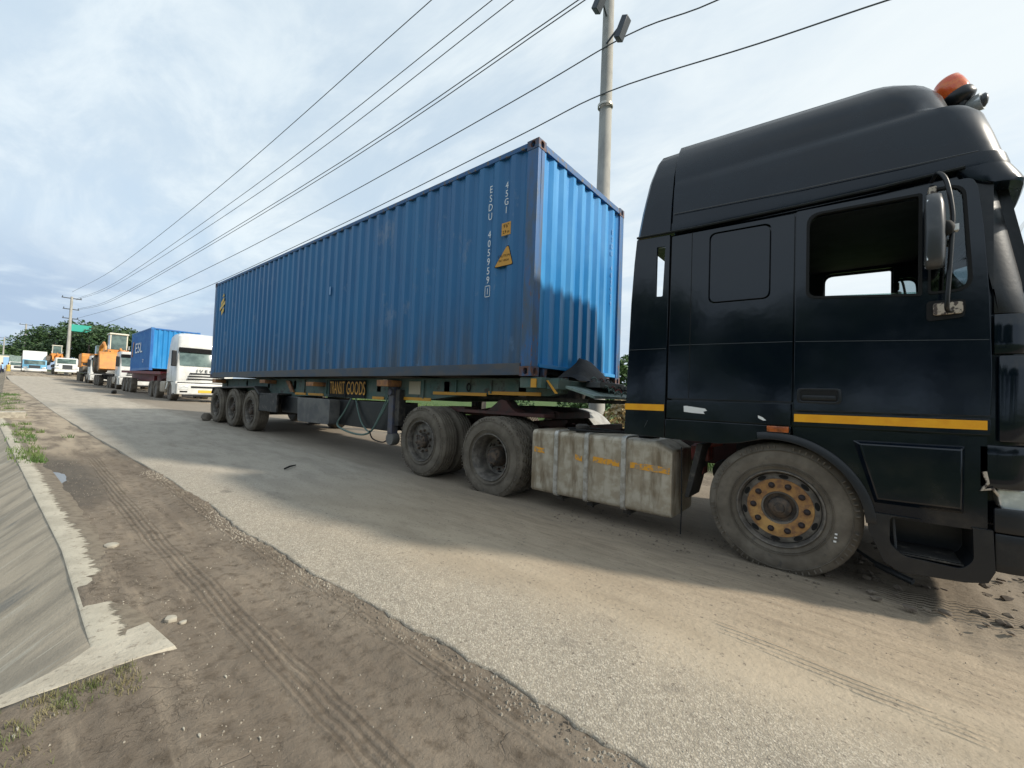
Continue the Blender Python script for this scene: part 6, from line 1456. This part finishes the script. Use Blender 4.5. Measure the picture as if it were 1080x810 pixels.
# ------------------------------------------------------------------ people
def person(px_, py_, d, label, top, bottom, h=1.65, heading=0.0, skirt=False, step=.12):
    c = atd(px_, py_, d); z = c.z
    t = bpy.data.meshes.new('p'); 
    V = [(0, 0, .52), (0, 0, .64), (0, 0, .78), (0, 0, .835), (0, 0, .87), (.005, 0, .935), (.005, 0, .99),
         (0, .055, .50), (step*.5, .06, .27), (step*.35, .06, .035), (step*.35+.07, .065, .012), (0, -.055, .50), (-step*.4, -.06, .27), (-step*.9, -.06, .04), (-step*.9+.07, -.065, .012),
         (0, .115, .80), (-.03, .14, .64), (.02, .145, .49), (.04, .145, .44), (0, -.115, .80), (.03, -.14, .64), (.07, -.145, .50), (.09, -.145, .45)]
    E_ = [(0, 1), (1, 2), (2, 3), (3, 4), (4, 5), (5, 6), (0, 7), (7, 8), (8, 9), (9, 10), (0, 11), (11, 12), (12, 13), (13, 14), (2, 15), (15, 16), (16, 17), (17, 18), (2, 19), (19, 20), (20, 21), (21, 22)]
    Rd = [.085, .075, .09, .04, .036, .062, .04, .055, .036, .024, .02, .055, .036, .024, .02, .032, .026, .018, .02, .032, .026, .018, .02]
    t.from_pydata([Vector(v)*h for v in V], E_, []); o = bpy.data.objects.new('person_tmp', t); COL.objects.link(o)
    sk = o.modifiers.new('s', 'SKIN'); 
    for v, r_ in zip(t.skin_vertices[0].data, Rd): v.radius = (r_*h, r_*h)
    t.skin_vertices[0].data[0].use_root = True
    ss = o.modifiers.new('u', 'SUBSURF'); ss.levels = 1; ss.render_levels = 1
    me = ev_mesh(o); bpy.data.objects.remove(o)
    p_ = mkobj('person', me, 'skin', None, (c.x, c.y, z), 180); p_.rotation_euler = (0, 0, heading); p_['label'] = label; p_['category'] = 'person'; p_['_o'] = (0, 0, 0)
    def loftz(secs, nm, mt):
        mb = MB(); mb.loft([[(a*h*math.cos(q*PI/8), b_*h*math.sin(q*PI/8), zz_*h) for q in range(16)] for zz_, a, b_ in secs]); mb.build(nm, mt, p_, smooth=80)
    loftz([(.46, .10, .115), (.6, .085, .10), (.72, .095, .125), (.82, .075, .14), (.85, .04, .06)], 'shirt', top)
    if skirt: loftz([(.08, .14, .16), (.3, .115, .14), (.5, .09, .11), (.6, .08, .09)], 'skirt', bottom)
    else:
        for sy in (-1, 1):
            mb = MB(); dx = (step*.5 if sy > 0 else -step*.4); ex = (step*.35 if sy > 0 else -step*.9)
            mb.tube([(0, sy*.05*h, .54*h), (0, sy*.055*h, .48*h), (dx*h, sy*.06*h, .27*h), (ex*h, sy*.06*h, .05*h)], [.06*h, .066*h, .05*h, .036*h], 10); mb.build('trouser_leg', bottom, p_, smooth=80)
    mb = MB(); mb.ico((-.012*h, 0, .955*h), .062*h, 2, .1, (1, .95, .85)); mb.build('hair', 'seam', p_, smooth=80)
person(8.3, 394.5, 62, 'person in long yellow clothes walking at the road side, far left', 'yellowcloth', 'yellowcloth', 1.68, .4, True)
person(1.8, 394.5, 61, 'person in light blue top and dark trousers at the left edge of the photo', 'bluecloth', 'darkcloth', 1.7, 1.0)
# ------------------------------------------------------------------ small things on the ground
def slab(x, y, r_, th, label, name='concrete_fragment', cat_='stone', mat='stone', sc=(1, 1), rot=0, group=None, zf=None):
    mb = MB(); n_ = 9; pts = [(x+(r_*sc[0]*(.75+.4*random.random()))*math.cos(2*PI*i/n_+rot), y+(r_*sc[1]*(.75+.4*random.random()))*math.sin(2*PI*i/n_+rot)) for i in range(n_)]
    z = (zf or zg)(x); mb.prism(pts, z-.005, z+th, 'z'); k = dict(label=label, category=cat_)
    if group: k['group'] = group
    return mb.build(name, mat, bevel=.0012, **k)
slab(-1.42, -3.36, .075, .012, 'flat pale concrete slab lying on the dirt beside the drain lip', sc=(.8, .6))
slab(.10, -3.30, .042, .016, 'white chunk of concrete on the dirt just beyond the drain end wall', sc=(.8, .7))
slab(.17, -3.265, .018, .007, 'small grey pebble next to the white chunk by the end wall', name='pebble')
for i in range(13):
    x = random.uniform(.55, 1.35); y = random.uniform(-3.95, -3.25)
    slab(x, y, random.uniform(.004, .010), .0025, 'tiny pale scrap scattered on the dirt below the drain end wall', name='litter_scrap', cat_='litter', sc=(1.4, .5), rot=random.random()*3, group='pale scraps scattered below the end wall', zf=lambda xx: dirt_z(xx, y)+.004, mat='stone')
slab(.83, -3.31, .012, .006, 'single white chip on the dirt away from the drain, below the white chunk', name='litter_scrap', cat_='litter', sc=(1.3, .8), mat='white')
mb = MB(); mb.tube([(-3.44, -1.30, zg(-3.44)+.05), (-3.52, -1.20, zg(-3.5)+.06), (-3.63, -1.06, zg(-3.63)+.052)], [.012, .014, .008], 6); mb.build('dark_stick', 'seam', label='short dark stick lying on the shaded asphalt in the middle of the road', category='stick')
mb = MB(); a = zg(-24); rows = [[(-22.6+.25*i, -.35+.16*j*2+.03*((i*j) % 3), zg(-22)+.04+.10*abs(math.sin(i*1.9+j))*(1 if j == 1 else .3)+(.12 if i in (1, 3) else 0)*j*.3) for j in range(4)] for i in range(5)]
c = None; 
for px_, py_ in ((120, 416),):
    d = ray(px_, py_); s0 = .018; tt_ = (-1.535-s0*CAMP.x-CAMP.z)/(d.z+s0*d.x); c = CAMP+d*tt_
mb = MB(); mb.loft([[(c.x+.30*k-.3+.05*math.cos(q*PI/4), c.y+.12*math.cos(q*PI/4)*(1-.3*abs(k-1)), c.z+.09+[.10, .0, .12][k]+.07*math.sin(q*PI/4)) for q in range(8)] for k in range(3)])
mb.build('torn_tyre_scrap', 'seam', smooth=60, label='small black curled scrap of tyre on the road before the red trailer', category='scrap')
# steel bar by the front wheel
mb = MB(); z = zg(3)+.05
mb.tube([(2.86, .62, z+.20), (3.02, .50, z+.12), (3.16, .42, z+.055)], .013, 8); mb.tube([(3.10, .45, z+.075), (3.30, .35, z+.03)], .024, 10)
mb.build('jack_handle', 'chrome' if False else 'trimgrey', smooth=60, label='dark steel jack handle leaning on the soil under the black cab step', category='steel bar')
# clods of disturbed soil in front of the cab
vs = []; mb = MB(); random.seed(12)
for i in range(230):
    x = random.uniform(2.2, 4.6); y = random.uniform(-.15, 1.5) if x > 3.05 else random.uniform(.1, 1.0); s_ = random.choice([.008, .012, .018, .028])
    mb.ico((x, y, zg(x)+.04+s_*.3), s_, 1, .8, (1.2, 1, .6))
for i in range(260):
    x = random.uniform(.5, 3.0); y = random.uniform(-.25, .5); s_ = random.choice([.004, .006, .009])
    mb.ico((x, y, zg(x)+.036), s_, 1, .6, (1.2, 1, .6))
K['grit'] = pm('mixed_grit', (0.27, 0.235, 0.185), 0.9, col2=(0.14, 0.115, 0.09), scale=3, vor=(3, (0.34, 0.305, 0.25)))
rg = random.Random(3); vs = []; fs = []
def grit(x, y, z, r_):
    i = len(vs); a = rg.random()*6.28
    P4 = [(math.cos(a+q*PI/2)*r_*rg.uniform(.6, 1.2), math.sin(a+q*PI/2)*r_*rg.uniform(.6, 1.2)) for q in range(4)]
    vs.extend([(x+p[0], y+p[1], z-.001) for p in P4]+[(x+p[0]*.45+r_*.1, y+p[1]*.45, z+r_*rg.uniform(.5, 1.0)) for p in P4])
    fs.extend([(i+4, i+5, i+6, i+7)]+[(i+q, i+(q+1) % 4, i+4+(q+1) % 4, i+4+q) for q in range(4)])
for _ in range(2600):
    x = rg.uniform(-4.5, 3.6); e = asph(x)+edge_n(x); y = e - abs(rg.gauss(0, .07)) - .004; grit(x, y, dirt_z(x, y)+.001, rg.choice([.0025, .004, .004, .006, .009]))
for _ in range(1300):
    x = rg.uniform(-6, 3.4); y = rg.uniform(-3.5, -2.5) if rg.random() < .6 else rg.uniform(-3.55, -3.2)
    grit(x, y, dirt_z(x, y)+.001, rg.choice([.002, .003, .004, .006]))
for _ in range(500):
    x = rg.uniform(.5, 3.0); y = rg.uniform(-4.6, -3.2); grit(x, y, dirt_z(x, y)+.001, rg.choice([.0015, .002, .003, .005]))
for _ in range(1200):
    x = rg.uniform(-3, 3.8); y = rg.uniform(-2.3, 1.0); grit(x, y, zg(x)+.030, rg.choice([.002, .003, .004]))
me = bpy.data.meshes.new('grit'); me.from_pydata(vs, [], fs); o = mkobj('loose_grit', me, 'grit', None, (0, 0, 0), None); o['kind'] = 'stuff'; o['label'] = 'loose grit and crumbs of asphalt scattered over the dirt verge and road edge'; o['category'] = 'grit'
K['clod'] = pm('clod_soil', (0.19, 0.155, 0.12), 0.95, col2=(0.12, 0.095, 0.075), scale=12)
mb.build('soil_clods', 'clod', smooth=None, kind='stuff', label='loose crumbly soil clods around the front of the black truck', category='soil')
for o in bpy.data.objects:
    if '_o' in o.keys(): del o['_o']
